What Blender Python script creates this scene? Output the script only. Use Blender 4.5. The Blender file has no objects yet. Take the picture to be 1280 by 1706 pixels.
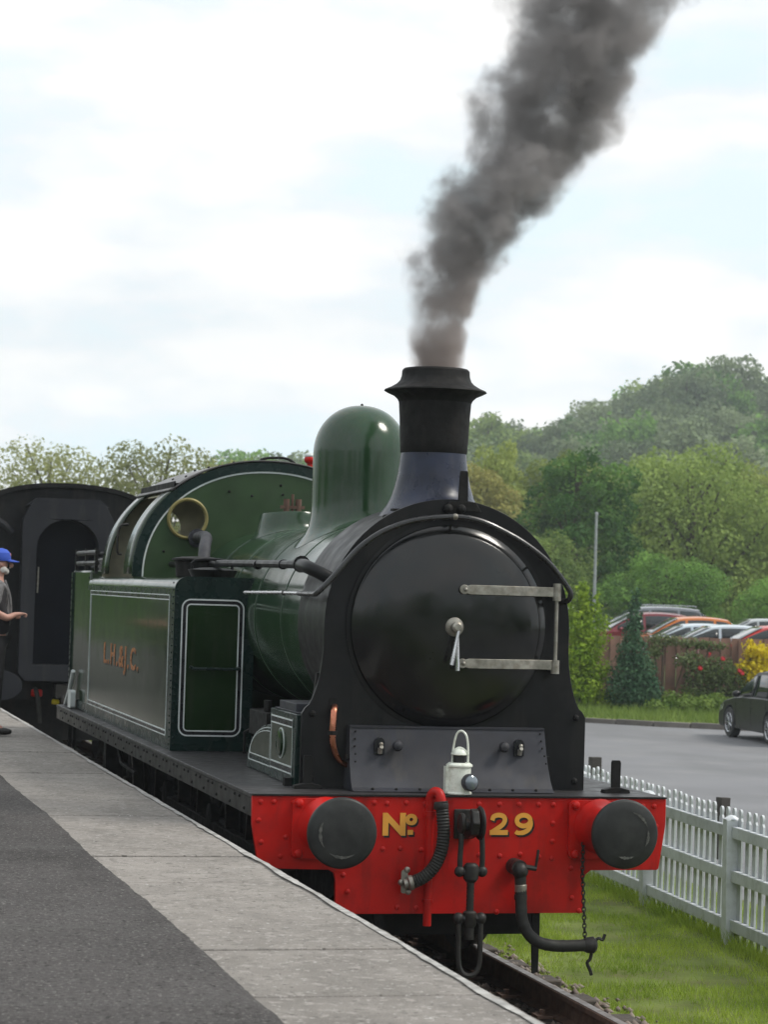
import bpy, math, random
import numpy as np
from mathutils import Vector, Matrix, noise
from mathutils.geometry import tessellate_polygon
PI = math.pi
random.seed(7)
rs = np.random.RandomState(11)
sc = bpy.context.scene
COL = sc.collection

# ------------------------------------------------------------------ camera
cam_d = bpy.data.cameras.new('camera'); cam = bpy.data.objects.new('camera', cam_d); COL.objects.link(cam)
sc.camera = cam
CP = Vector((-4.161, -14.221, 2.476)); yaw, pitch, roll = .2484, .0322, .0297
fw = Vector((math.sin(yaw)*math.cos(pitch), math.cos(yaw)*math.cos(pitch), math.sin(pitch)))
r0 = Vector((math.cos(yaw), -math.sin(yaw), 0)); u0 = r0.cross(fw)
rt = r0*math.cos(roll) + u0*math.sin(roll); up = u0*math.cos(roll) - r0*math.sin(roll)
m3 = Matrix((rt, up, -fw)).transposed()
cam.matrix_world = Matrix.Translation(CP) @ m3.to_4x4()
cam_d.sensor_fit = 'VERTICAL'; cam_d.sensor_height = 24; cam_d.sensor_width = 18
cam_d.lens = 4040/1706*24
cam_d.clip_start = .1; cam_d.clip_end = 5000
cam_d.dof.use_dof = True; cam_d.dof.focus_distance = 15.2; cam_d.dof.aperture_fstop = 4.0

# ------------------------------------------------------------------ light
SUN_EL, SUN_AZ = math.radians(50), math.radians(108)      # azimuth from +y towards +x
w = bpy.data.worlds.new("World"); sc.world = w; w.use_nodes = True
nt = w.node_tree; nt.nodes.clear()
def N(t, typ, **k):
    n = t.nodes.new(typ)
    for a, v in k.items():
        if a.startswith('i_'): n.inputs[int(a[2:])].default_value = v
        else: setattr(n, a, v)
    return n
sky = N(nt, 'ShaderNodeTexSky', sky_type='NISHITA', sun_disc=False)
sky.sun_elevation = SUN_EL; sky.sun_rotation = SUN_AZ; sky.altitude = 50; sky.dust_density = 2.5
tc = N(nt, 'ShaderNodeTexCoord')
mp = N(nt, 'ShaderNodeMapping'); mp.inputs['Scale'].default_value = (1.6, 1.6, 5.2); mp.inputs['Location'].default_value = (3.1, 1.7, .55)
n1 = N(nt, 'ShaderNodeTexNoise'); n1.inputs['Scale'].default_value = 2.6; n1.inputs['Detail'].default_value = 7; n1.inputs['Roughness'].default_value = .5
cr = N(nt, 'ShaderNodeValToRGB')
cr.color_ramp.elements[0].position = .34; cr.color_ramp.elements[0].color = (.92,.92,.92,1)
cr.color_ramp.elements[1].position = .58; cr.color_ramp.elements[1].color = (1,1,1,1)
mp2 = N(nt, 'ShaderNodeMapping'); mp2.inputs['Scale'].default_value = (1.5, 1.5, 4.2); mp2.inputs['Location'].default_value = (7.3, .2, 2.1)
n2 = N(nt, 'ShaderNodeTexNoise'); n2.inputs['Scale'].default_value = 3.8; n2.inputs['Detail'].default_value = 7; n2.inputs['Roughness'].default_value = .5
cr2 = N(nt, 'ShaderNodeValToRGB')
cr2.color_ramp.elements[0].position = .42; cr2.color_ramp.elements[0].color = (9.3, 10.8, 11.5, 1)
_e = cr2.color_ramp.elements.new(.485); _e.color = (10.2, 10.8, 11.3, 1)
cr2.color_ramp.elements[2].position = .56; cr2.color_ramp.elements[2].color = (12.2, 12.1, 12.0, 1)
mx = N(nt, 'ShaderNodeMix', data_type='RGBA')
bg = N(nt, 'ShaderNodeBackground'); bg.inputs['Strength'].default_value = .1
wo = N(nt, 'ShaderNodeOutputWorld')
L = nt.links.new
L(tc.outputs['Generated'], mp.inputs[0]); L(mp.outputs[0], n1.inputs['Vector']); L(n1.outputs[0], cr.inputs[0])
L(tc.outputs['Generated'], mp2.inputs[0]); L(mp2.outputs[0], n2.inputs['Vector']); L(n2.outputs[0], cr2.inputs[0])
L(cr.outputs[0], mx.inputs[0]); L(sky.outputs[0], mx.inputs[6]); L(cr2.outputs[0], mx.inputs[7])
L(mx.outputs[2], bg.inputs[0]); L(bg.outputs[0], wo.inputs[0])
sd = bpy.data.lights.new('sun', 'SUN'); so = bpy.data.objects.new('sun', sd); COL.objects.link(so)
sd.energy = 2.4; sd.angle = math.radians(16); sd.color = (1, .95, .86)
sdir = Vector((math.sin(SUN_AZ)*math.cos(SUN_EL), math.cos(SUN_AZ)*math.cos(SUN_EL), math.sin(SUN_EL)))
so.rotation_euler = sdir.to_track_quat('Z', 'Y').to_euler()
sc.view_settings.view_transform = 'Standard'; sc.view_settings.look = 'None'
sc.view_settings.exposure = -.05; sc.view_settings.gamma = 1; sc.view_settings.use_curve_mapping = False
sc.cycles.use_denoising = True
sc.cycles.max_bounces = 6; sc.cycles.volume_bounces = 1; sc.cycles.transparent_max_bounces = 8
sc.cycles.volume_step_rate = .35; sc.cycles.volume_max_steps = 256
sc.cycles.caustics_reflective = False; sc.cycles.caustics_refractive = False

# ------------------------------------------------------------------ materials
def speckle(m, light, dark, sc1=55, sc2=38, thr=.66):
    t = m.node_tree; b = t.nodes['Principled BSDF']; src = b.inputs['Base Color'].links[0].from_socket
    c = N(t, 'ShaderNodeTexCoord')
    for sc_, col, th in ((sc1, light, thr), (sc2, dark, thr)):
        n = N(t, 'ShaderNodeTexNoise'); n.inputs['Scale'].default_value = sc_; n.inputs['Detail'].default_value = 2
        mpn = N(t, 'ShaderNodeMapping'); mpn.inputs['Location'].default_value = (sc_, 3*sc_, 0)
        t.links.new(c.outputs['Object'], mpn.inputs[0]); t.links.new(mpn.outputs[0], n.inputs['Vector'])
        r = N(t, 'ShaderNodeMapRange'); r.inputs[1].default_value = th; r.inputs[2].default_value = th+.05
        t.links.new(n.outputs[0], r.inputs[0]); mm = N(t, 'ShaderNodeMix', data_type='RGBA'); mm.inputs[7].default_value = col+(1,)
        t.links.new(r.outputs[0], mm.inputs[0]); t.links.new(src, mm.inputs[6]); src = mm.outputs[2]
    t.links.new(src, b.inputs['Base Color']); return m
def mat(name, base, rough=.5, metal=0, var=.15, scale=6, bump=0, bscale=60, spec=.5, coat=0, dirt=None, dscale=3, damt=.5, rvar=.12, sub=None, trans=0):
    m = bpy.data.materials.new(name); m.use_nodes = True; t = m.node_tree; b = t.nodes['Principled BSDF']
    c = N(t, 'ShaderNodeTexCoord')
    nz = N(t, 'ShaderNodeTexNoise'); nz.inputs['Scale'].default_value = scale; nz.inputs['Detail'].default_value = 6
    t.links.new(c.outputs['Object'], nz.inputs['Vector'])
    r = N(t, 'ShaderNodeValToRGB')
    r.color_ramp.elements[0].position = .3; r.color_ramp.elements[1].position = .7
    r.color_ramp.elements[0].color = tuple(x*(1-var) for x in base)+(1,)
    r.color_ramp.elements[1].color = tuple(min(1, x*(1+var)) for x in base)+(1,)
    t.links.new(nz.outputs[0], r.inputs[0]); out = r.outputs[0]
    if dirt:
        nd = N(t, 'ShaderNodeTexNoise'); nd.inputs['Scale'].default_value = dscale; nd.inputs['Detail'].default_value = 8; nd.inputs['Roughness'].default_value = .65
        t.links.new(c.outputs['Object'], nd.inputs['Vector'])
        rr = N(t, 'ShaderNodeMapRange'); rr.inputs[1].default_value = .48; rr.inputs[2].default_value = .72; rr.inputs[4].default_value = damt
        t.links.new(nd.outputs[0], rr.inputs[0])
        mm = N(t, 'ShaderNodeMix', data_type='RGBA'); mm.inputs[7].default_value = tuple(dirt)+(1,)
        t.links.new(rr.outputs[0], mm.inputs[0]); t.links.new(out, mm.inputs[6]); out = mm.outputs[2]
    t.links.new(out, b.inputs['Base Color'])
    nr = N(t, 'ShaderNodeTexNoise'); nr.inputs['Scale'].default_value = scale*1.7; nr.inputs['Detail'].default_value = 5
    t.links.new(c.outputs['Object'], nr.inputs['Vector'])
    mr = N(t, 'ShaderNodeMapRange'); mr.inputs[1].default_value = .3; mr.inputs[2].default_value = .7
    mr.inputs[3].default_value = max(.02, rough-rvar); mr.inputs[4].default_value = min(1, rough+rvar)
    t.links.new(nr.outputs[0], mr.inputs[0]); t.links.new(mr.outputs[0], b.inputs['Roughness'])
    b.inputs['Metallic'].default_value = metal
    if name.startswith('glass'): b.inputs['IOR'].default_value = 2.1
    b.inputs['Specular IOR Level'].default_value = spec
    b.inputs['Coat Weight'].default_value = coat; b.inputs['Coat Roughness'].default_value = .08
    if trans: b.inputs['Transmission Weight'].default_value = trans
    if bump:
        nb = N(t, 'ShaderNodeTexNoise'); nb.inputs['Scale'].default_value = bscale; nb.inputs['Detail'].default_value = 5
        t.links.new(c.outputs['Object'], nb.inputs['Vector'])
        bp = N(t, 'ShaderNodeBump'); bp.inputs['Strength'].default_value = bump; bp.inputs['Distance'].default_value = .02
        t.links.new(nb.outputs[0], bp.inputs['Height']); t.links.new(bp.outputs[0], b.inputs['Normal'])
    return m
def leaf_mat(name, c1, c2, tr=.35, scale=.7):
    m = bpy.data.materials.new(name); m.use_nodes = True; t = m.node_tree; t.nodes.clear()
    c = N(t, 'ShaderNodeTexCoord'); nz = N(t, 'ShaderNodeTexNoise'); nz.inputs['Scale'].default_value = scale; nz.inputs['Detail'].default_value = 4
    t.links.new(c.outputs['Object'], nz.inputs['Vector'])
    oi = N(t, 'ShaderNodeObjectInfo')
    ad = N(t, 'ShaderNodeMath', operation='MULTIPLY_ADD'); ad.inputs[1].default_value = .35; 
    t.links.new(oi.outputs['Random'], ad.inputs[0]); t.links.new(nz.outputs[0], ad.inputs[2])
    r = N(t, 'ShaderNodeValToRGB'); r.color_ramp.elements[0].position = .44; r.color_ramp.elements[1].position = .88
    r.color_ramp.elements[0].color = c1+(1,); r.color_ramp.elements[1].color = c2+(1,)
    t.links.new(ad.outputs[0], r.inputs[0])
    d = N(t, 'ShaderNodeBsdfPrincipled'); d.inputs['Roughness'].default_value = .55; d.inputs['Specular IOR Level'].default_value = .08
    tr_ = N(t, 'ShaderNodeBsdfTranslucent')
    ms = N(t, 'ShaderNodeMixShader'); ms.inputs[0].default_value = tr
    o = N(t, 'ShaderNodeOutputMaterial')
    t.links.new(r.outputs[0], d.inputs['Base Color']); t.links.new(r.outputs[0], tr_.inputs[0])
    t.links.new(d.outputs[0], ms.inputs[1]); t.links.new(tr_.outputs[0], ms.inputs[2]); t.links.new(ms.outputs[0], o.inputs[0])
    return m
MT = dict(
 green=mat('loco_green', (.011,.029,.009), .15, var=.25, scale=2.5, rvar=.05, spec=.45, dirt=(.026,.034,.022), dscale=5, damt=.25),
 bgreen=mat('boiler_green', (.019,.050,.022), .17, var=.3, scale=2.2, rvar=.07, spec=.5, dirt=(.040,.060,.045), dscale=4, damt=.5),
 dgreen=mat('border_green', (.005,.018,.016), .28, var=.15, rvar=.06, spec=.3),
 cabgreen=mat('cab_front_green', (.030,.060,.024), .45, spec=.3, var=.2, scale=4, rvar=.1, dirt=(.05,.06,.045), damt=.3),
 black=mat('smokebox_black', (.0075,.0075,.009), .42, spec=.22, var=.35, scale=5, rvar=.08, dirt=(.03,.028,.026), damt=.35),
 gloss=mat('door_black', (.005,.005,.0055), .18, spec=.5, var=.3, scale=3, rvar=.09, dirt=(.028,.026,.022), dscale=3.5, damt=.35, ),
 matt=mat('soot_black', (.008,.0075,.0075), .7, var=.3, scale=9, bump=.15, bscale=30, spec=.25),
 greyblk=mat('worn_grey_black', (.035,.036,.045), .55, spec=.28, var=.2, scale=5, dirt=(.042,.038,.035), damt=.45),
 footp=mat('footplate_black', (.026,.025,.027), .5, spec=.35, var=.3, scale=7, dirt=(.065,.06,.052), dscale=6, damt=.4),
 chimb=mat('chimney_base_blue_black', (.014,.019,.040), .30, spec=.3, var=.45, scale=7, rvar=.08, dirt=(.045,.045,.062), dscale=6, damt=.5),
 red=mat('beam_red', (.46,.009,.006), .40, spec=.25, var=.12, scale=4, rvar=.1, dirt=(.15,.007,.006), dscale=5, damt=.6),
 lining_grey=mat('band_line_grey', (.12,.16,.13), .5),
 white=mat('lining_white', (.62,.66,.66), .4), 
 gold=mat('gold_letters', (.72,.34,.05), .4, var=.1), tgold=mat('gold_leaf_orange', (.42,.14,.032), .3, var=.5, scale=14),
 lblack=mat('line_black', (.006,.006,.010), .3),
 steel=mat('bare_steel', (.30,.285,.25), .45, metal=.6, var=.3, scale=22, dirt=(.13,.10,.07), dscale=16, damt=.6),
 bright=mat('bright_steel', (.62,.62,.64), .25, metal=.9, var=.1),
 brass=mat('dull_brass', (.20,.17,.06), .5, metal=.3, var=.25), 
 railblk=mat('handrail_dark_steel', (.05,.05,.052), .28, metal=.6, var=.2),
 bronze=mat('dark_bronze', (.13,.07,.05), .6, metal=.2, var=.3),
 copper=mat('copper', (.50,.19,.12), .25, metal=1, var=.15),
 buffer=mat('buffer_steel', (.024,.025,.025), .5, spec=.28, var=.3, scale=9, dirt=(.06,.06,.056), dscale=8, damt=.35),
 scuff=mat('buffer_grease', (.085,.085,.078), .5, var=.6, scale=45, dirt=(.03,.031,.031), dscale=25, damt=.9),
 rubber=mat('hose_rubber', (.022,.022,.020), .6, spec=.3, var=.3, scale=20),
 iron=mat('coupling_iron', (.016,.015,.014), .5, spec=.35, var=.4, scale=18, dirt=(.06,.05,.04), dscale=20, damt=.5),
 lampw=mat('lamp_white', (.76,.79,.71), .35, var=.08, scale=14, dirt=(.30,.28,.20), dscale=22, damt=.6),
 lens=mat('lamp_lens', (.16,.19,.22), .06, metal=.2, spec=.7, coat=.4),
 cream=mat('cab_cream', (.60,.55,.40), .5, var=.2),
 roof=mat('cab_roof_grey', (.07,.065,.065), .38, var=.2, scale=5),
 coal=mat('coal', (.015,.015,.015), .4),
 coach=mat('coach_black', (.007,.007,.008), .6, spec=.18, var=.4, scale=3, dirt=(.018,.017,.015), damt=.5),
 gang=mat('gangway_grey', (.021,.022,.027), .65, spec=.15, var=.2, scale=3, dirt=(.018,.018,.019), damt=.4),
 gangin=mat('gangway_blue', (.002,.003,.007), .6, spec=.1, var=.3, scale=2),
 cside=mat('coach_maroon', (.11,.02,.02), .25), sglass=mat('side_window', (.012,.016,.018), .06, spec=.5, rvar=.02), glass=mat('glass_dark', (.02,.03,.035), .05, spec=.8, coat=.6, rvar=.02),
 tarmac=mat('platform_tarmac', (.076,.070,.069), .9, var=.2, scale=1.3, bump=.7, bscale=120, dirt=(.17,.16,.155), dscale=42, damt=.75, spec=.15),
 slab=mat('coping_stone', (.275,.252,.232), .88, var=.14, scale=3, bump=.5, bscale=90, dirt=(.19,.175,.158), dscale=5, damt=.6, spec=.15),
 worn=mat('coping_edge_paint', (.36,.35,.335), .8, var=.35, scale=12, dirt=(.26,.24,.22), dscale=9, damt=1),
 brick=mat('platform_brick', (.10,.06,.045), .85, var=.4, scale=9),
 road=mat('car_park_asphalt', (.19,.19,.20), .9, var=.09, scale=.35, bump=.3, bscale=70, dirt=(.25,.245,.24), dscale=.8, damt=.5, spec=.3),
 kerb=mat('kerb_stone', (.16,.145,.13), .85, var=.3, scale=3),
 fence=mat('picket_white', (.66,.685,.71), .55, spec=.3, var=.07, scale=3, dirt=(.36,.38,.36), dscale=7, damt=.55),
 bfence=mat('brown_boards', (.21,.115,.085), .8, var=.3, scale=2, dirt=(.15,.10,.08), damt=.6),
 soil=mat('grass_soil', (.14,.18,.045), .95, var=.35, scale=2.2, bump=.5, bscale=25, dirt=(.15,.125,.07), dscale=3, damt=.6, spec=.1),
 field=mat('field_green', (.07,.10,.035), .95, var=.35, scale=.25, spec=.1),
 bed=mat('ballast_bed', (.05,.042,.035), .95, var=.5, scale=12, bump=.8, bscale=40, spec=.1),
 stone=mat('ballast_stone', (.23,.19,.165), .85, var=.5, scale=2.7, dirt=(.12,.07,.05), dscale=4, damt=.7),
 sleeper=mat('sleeper_timber', (.075,.062,.052), .85, var=.35, scale=5, bump=.5, bscale=25),
 rail=mat('rail_rust', (.105,.062,.045), .7, var=.3, scale=12), railtop=mat('rail_top', (.16,.13,.115), .42, metal=.6, var=.2, scale=8),
 bark=mat('bark', (.07,.055,.04), .9, var=.3), post=mat('bollard_timber', (.045,.04,.035), .8),
 galv=mat('galvanised', (.32,.34,.34), .5, metal=.4),
 skin=mat('skin', (.50,.27,.21), .5, var=.08), hair=mat('white_beard', (.62,.60,.57), .8, var=.15, scale=40),
 cap=mat('cap_blue', (.028,.085,.48), .7, var=.1), badge=mat('cap_badge', (.55,.22,.22), .6),
 shirt=mat('grey_shirt', (.15,.145,.15), .8, var=.3, scale=30), vest=mat('black_waistcoat', (.018,.016,.020), .8, var=.2),
 trous=mat('dark_trousers', (.016,.016,.018), .8), shoe=mat('black_shoe', (.012,.011,.01), .4),
 tyre=mat('tyre', (.018,.018,.018), .7), rim=mat('alloy_rim', (.45,.46,.48), .25, metal=.8),
 gleaf=leaf_mat('grass_blades', (.16,.25,.022), (.43,.53,.085), .35, 1.6),
 weed=leaf_mat('weed_leaves', (.09,.16,.03), (.22,.30,.07), .3, 1.5),
 t_dark=leaf_mat('leaf_deep_green', (.045,.12,.025), (.24,.42,.085)),
 t_mid=leaf_mat('leaf_mid_green', (.075,.13,.032), (.33,.43,.11)),
 t_lite=leaf_mat('leaf_light_green', (.15,.20,.045), (.36,.42,.11)),
 t_aut=leaf_mat('leaf_olive_yellow', (.20,.20,.055), (.42,.39,.12)),
 t_wil=leaf_mat('leaf_willow_grey', (.17,.19,.08), (.36,.38,.16)),
 t_wily=leaf_mat('leaf_willow_yellow', (.20,.22,.07), (.36,.38,.13)),
 t_hill=leaf_mat('leaf_hill', (.06,.10,.05), (.27,.33,.17), .3, .12),
 t_con=leaf_mat('leaf_conifer_lime', (.17,.28,.02), (.42,.54,.06), .35, 2),
 t_cond=leaf_mat('leaf_conifer_blue', (.03,.085,.045), (.09,.17,.085), .2, 2),
 t_yel=leaf_mat('leaf_yellow_flower', (.55,.42,.012), (.80,.66,.03), .3, 3),
 t_rose=leaf_mat('leaf_rose', (.09,.13,.045), (.26,.30,.14), .3, 3),
 rosef=mat('rose_red', (.42,.012,.02), .6),
)

def streaks(m, col, amt=.5, sc=(14,14,1.2), lo=.52, hi=.70):
    t = m.node_tree; b = t.nodes['Principled BSDF']; src = b.inputs['Base Color'].links[0].from_socket
    c = N(t, 'ShaderNodeTexCoord'); mpn = N(t, 'ShaderNodeMapping'); mpn.inputs['Scale'].default_value = sc
    n = N(t, 'ShaderNodeTexNoise'); n.inputs['Scale'].default_value = 1; n.inputs['Detail'].default_value = 6; n.inputs['Roughness'].default_value = .6
    t.links.new(c.outputs['Object'], mpn.inputs[0]); t.links.new(mpn.outputs[0], n.inputs['Vector'])
    r = N(t, 'ShaderNodeMapRange'); r.inputs[1].default_value = lo; r.inputs[2].default_value = hi; r.inputs[4].default_value = amt
    t.links.new(n.outputs[0], r.inputs[0]); mm = N(t, 'ShaderNodeMix', data_type='RGBA'); mm.inputs[7].default_value = col+(1,)
    t.links.new(r.outputs[0], mm.inputs[0]); t.links.new(src, mm.inputs[6]); t.links.new(mm.outputs[2], b.inputs['Base Color']); return m
def per_object(m, lo, hi):
    t = m.node_tree; b = t.nodes['Principled BSDF']; src = b.inputs['Base Color'].links[0].from_socket
    oi = N(t, 'ShaderNodeObjectInfo'); r = N(t, 'ShaderNodeMapRange'); r.inputs[3].default_value = lo; r.inputs[4].default_value = hi
    t.links.new(oi.outputs['Random'], r.inputs[0]); mm = N(t, 'ShaderNodeMix', data_type='RGBA', blend_type='MULTIPLY'); mm.inputs[0].default_value = 1
    t.links.new(src, mm.inputs[6]); t.links.new(r.outputs[0], mm.inputs[7]); t.links.new(mm.outputs[2], b.inputs['Base Color']); return m
streaks(MT['bgreen'], (.05,.065,.05), .5, (9,9,1.4)); streaks(MT['green'], (.035,.040,.028), .45); streaks(MT['dgreen'], (.016,.022,.018), .5); streaks(MT['red'], (.12,.010,.008), .55, (9,9,1.5))
streaks(MT['gloss'], (.022,.021,.019), .55, (5,5,2.4)); streaks(MT['black'], (.022,.021,.020), .5, (8,8,1.1)); streaks(MT['greyblk'], (.065,.058,.05), .4, (10,10,2))
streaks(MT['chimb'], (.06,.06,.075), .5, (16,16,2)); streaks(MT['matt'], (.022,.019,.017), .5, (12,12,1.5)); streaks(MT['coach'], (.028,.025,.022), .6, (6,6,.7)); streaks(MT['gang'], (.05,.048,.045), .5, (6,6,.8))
streaks(MT['tarmac'], (.052,.048,.047), .8, (.9,.35,1), .50, .62); streaks(MT['tarmac'], (.10,.096,.093), .6, (.5,2.2,1), .56, .66)
streaks(MT['slab'], (.20,.185,.17), .6, (2.5,1.1,1), .5, .65); streaks(MT['slab'], (.11,.10,.09), .7, (7,22,1), .68, .74)
streaks(MT['road'], (.15,.15,.155), .6, (.25,.12,1), .52, .62); streaks(MT['fence'], (.30,.34,.28), .5, (5,5,2), .55, .7); streaks(MT['bfence'], (.17,.12,.095), .6, (6,6,.8))
per_object(MT['slab'], .86, 1.08); per_object(MT['fence'], .88, 1.05); per_object(MT['bfence'], .82, 1.12); per_object(MT['kerb'], .7, 1.2)
speckle(MT['tarmac'], (.21,.20,.19), (.028,.026,.025), 52, 36, .62); speckle(MT['tarmac'], (.10,.096,.092), (.058,.054,.052), 20, 24, .62)
speckle(MT['slab'], (.42,.40,.38), (.12,.11,.10), 40, 30, .65); speckle(MT['slab'], (.315,.29,.27), (.20,.185,.17), 16, 18, .60)
_t = MT['gleaf'].node_tree; _r = [n for n in _t.nodes if n.type == 'VALTORGB'][0]
_r.color_ramp.elements[0].position = .40; _r.color_ramp.elements[0].color = (.30,.30,.10,1)
_e = _r.color_ramp.elements.new(.50); _e.color = (.15,.23,.028,1); _e = _r.color_ramp.elements.new(.62); _e.color = (.25,.36,.05,1)
_n = [n for n in _t.nodes if n.type == 'TEX_NOISE'][0]; _n.inputs['Scale'].default_value = 1.1; _n.inputs['Detail'].default_value = 7; _n.inputs['Roughness'].default_value = .65
# ------------------------------------------------------------------ mesh helpers
class B:
    def __init__(s): s.v = []; s.f = []
    def add(s, V, F):
        o = len(s.v); s.v += [tuple(p) for p in V]; s.f += [tuple(i+o for i in q) for q in F]; return s
    def box(s, x0, x1, y0, y1, z0, z1):
        V = [(x, y, z) for z in (z0, z1) for y in (y0, y1) for x in (x0, x1)]
        return s.add(V, [(0,2,3,1),(4,5,7,6),(0,1,5,4),(2,6,7,3),(0,4,6,2),(1,3,7,5)])
    def obox(s, c, sz, M):
        V = [Vector(c) + M @ Vector((x*sz[0]/2, y*sz[1]/2, z*sz[2]/2)) for z in (-1,1) for y in (-1,1) for x in (-1,1)]
        return s.add(V, [(0,2,3,1),(4,5,7,6),(0,1,5,4),(2,6,7,3),(0,4,6,2),(1,3,7,5)])
    def ring(s, c, ax, r, n, ref=None):
        ax = Vector(ax).normalized(); ref = ref or (Vector((0,0,1)) if abs(ax.z) < .9 else Vector((1,0,0)))
        a = ax.cross(ref).normalized(); b = ax.cross(a)
        return [Vector(c) + a*(r*math.cos(2*PI*i/n)) + b*(r*math.sin(2*PI*i/n)) for i in range(n)]
    def lathe(s, prof, o, ax, n=32, capa=True, capb=True):
        """prof: (r, h) along axis ax from origin o"""
        ax = Vector(ax).normalized(); V = []; F = []
        for r, h in prof: V += s.ring(Vector(o)+ax*h, ax, max(r, 1e-4), n)
        m = len(prof)
        for k in range(m-1):
            for i in range(n):
                j = (i+1) % n; F.append((k*n+i, k*n+j, (k+1)*n+j, (k+1)*n+i))
        if capa: F.append(tuple(range(n-1, -1, -1)))
        if capb: F.append(tuple((m-1)*n+i for i in range(n)))
        return s.add(V, F)
    def cyl(s, a, b, r, r2=None, n=16):
        a = Vector(a); b = Vector(b); return s.lathe([(r, 0), (r if r2 is None else r2, (b-a).length)], a, b-a, n)
    def tube(s, pts, r, n=10, smooth=0, closed=False, rfun=None):
        P = [Vector(p) for p in pts]
        if smooth:
            Q = []
            m = len(P)
            for i in range(m if closed else m-1):
                p0 = P[(i-1) % m] if (closed or i) else P[0]*2-P[1]; p1 = P[i]; p2 = P[(i+1) % m]
                p3 = P[(i+2) % m] if (closed or i+2 < m) else P[-1]*2-P[-2]
                for k in range(smooth):
                    t = k/smooth
                    Q.append(.5*((2*p1)+(p2-p0)*t+(2*p0-5*p1+4*p2-p3)*t*t+(3*p1-p0-3*p2+p3)*t**3))
            if not closed: Q.append(P[-1])
            P = Q
        m = len(P); V = []; F = []; ref = None
        for i in range(m):
            d = (P[(i+1) % m]-P[i-1]) if closed else (P[min(i+1, m-1)]-P[max(i-1, 0)])
            d.normalize()
            if ref is None:
                ref = Vector((0,0,1)) if abs(d.z) < .9 else Vector((0,1,0))
                a = d.cross(ref).normalized()
            a = (a - d*a.dot(d)).normalized(); b = d.cross(a)
            rr = r if rfun is None else rfun(i/(m-1))*r
            V += [P[i]+a*(rr*math.cos(2*PI*k/n))+b*(rr*math.sin(2*PI*k/n)) for k in range(n)]
        for i in range(m if closed else m-1):
            j = (i+1) % m
            for k in range(n): F.append((i*n+k, i*n+(k+1) % n, j*n+(k+1) % n, j*n+k))
        if not closed: F += [tuple(range(n-1, -1, -1)), tuple((m-1)*n+k for k in range(n))]
        return s.add(V, F)
    def prism(s, outer, plane, d0, d1, holes=()):
        """2D outline(s) extruded between d0 and d1; plane 'xz' (along y), 'yz' (along x), 'xy' (along z)"""
        def P(a, b, d): return {'xz': (a, d, b), 'yz': (d, a, b), 'xy': (a, b, d)}[plane]
        loops = [list(outer)]+[list(h) for h in holes]; flat = [p for l in loops for p in l]
        tri = tessellate_polygon([[Vector((a, b, 0)) for a, b in l] for l in loops]); n = len(flat)
        V = [P(a, b, d0) for a, b in flat]+[P(a, b, d1) for a, b in flat]
        F = [tuple(t) for t in tri]+[tuple(i+n for i in reversed(t)) for t in tri]
        o = 0
        for l in loops:
            m = len(l)
            for i in range(m):
                j = (i+1) % m; F.append((o+i, o+j, n+o+j, n+o+i))
            o += m
        return s.add(V, F)
    def sphere(s, c, r, n=12, m=8, sq=(1,1,1)):
        V = []; F = []
        for k in range(m+1):
            t = PI*k/m
            for i in range(n):
                a = 2*PI*i/n; V.append((c[0]+r*sq[0]*math.sin(t)*math.cos(a), c[1]+r*sq[1]*math.sin(t)*math.sin(a), c[2]+r*sq[2]*math.cos(t)))
        for k in range(m):
            for i in range(n): j = (i+1) % n; F.append((k*n+i, (k+1)*n+i, (k+1)*n+j, k*n+j))
        return s.add(V, F)
    def build(s, name, m, parent=None, angle=32, bevel=0, loc=None):
        me = bpy.data.meshes.new(name); me.from_pydata(s.v, [], s.f); me.validate()
        import bmesh
        bm = bmesh.new(); bm.from_mesh(me)
        bmesh.ops.remove_doubles(bm, verts=bm.verts, dist=1e-5)
        bmesh.ops.recalc_face_normals(bm, faces=bm.faces); bm.to_mesh(me); bm.free()
        me.materials.append(MT[m] if isinstance(m, str) else m)
        me.polygons.foreach_set('use_smooth', [True]*len(me.polygons)); me.set_sharp_from_angle(angle=math.radians(angle))
        o = bpy.data.objects.new(name, me); COL.objects.link(o)
        if parent: o.parent = parent
        if loc: o.location = loc
        if bevel:
            b = o.modifiers.new('bevel', 'BEVEL'); b.width = bevel; b.segments = 2; b.limit_method = 'ANGLE'; b.angle_limit = math.radians(40)
        return o
def tag(o, label=None, cat=None, group=None, kind=None):
    if label: o['label'] = label
    if cat: o['category'] = cat
    if group: o['group'] = group
    if kind: o['kind'] = kind
    return o
def empty(name, loc=(0,0,0), rz=0, **k):
    o = bpy.data.objects.new(name, None); COL.objects.link(o); o.location = loc; o.rotation_euler = (0,0,rz)
    o.empty_display_size = .2
    return tag(o, **k)
def copy_tree(o, parent=None):
    c = o.copy(); COL.objects.link(c); c.parent = parent
    for ch in list(o.children): copy_tree(ch, c)
    return c
def np_mesh(name, V, F, m, parent=None, kind=None):
    """V (n,3), F (k,q) numpy -> mesh object"""
    me = bpy.data.meshes.new(name); V = np.asarray(V, np.float32); F = np.asarray(F, np.int32); q = F.shape[1]
    me.vertices.add(len(V)); me.vertices.foreach_set('co', V.ravel())
    me.loops.add(F.size); me.loops.foreach_set('vertex_index', F.ravel())
    me.polygons.add(len(F)); me.polygons.foreach_set('loop_start', np.arange(0, F.size, q, dtype=np.int32))
    me.update(calc_edges=True); me.materials.append(MT[m] if isinstance(m, str) else m)
    o = bpy.data.objects.new(name, me); COL.objects.link(o)
    if parent: o.parent = parent
    if kind: o['kind'] = kind
    return o
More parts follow.
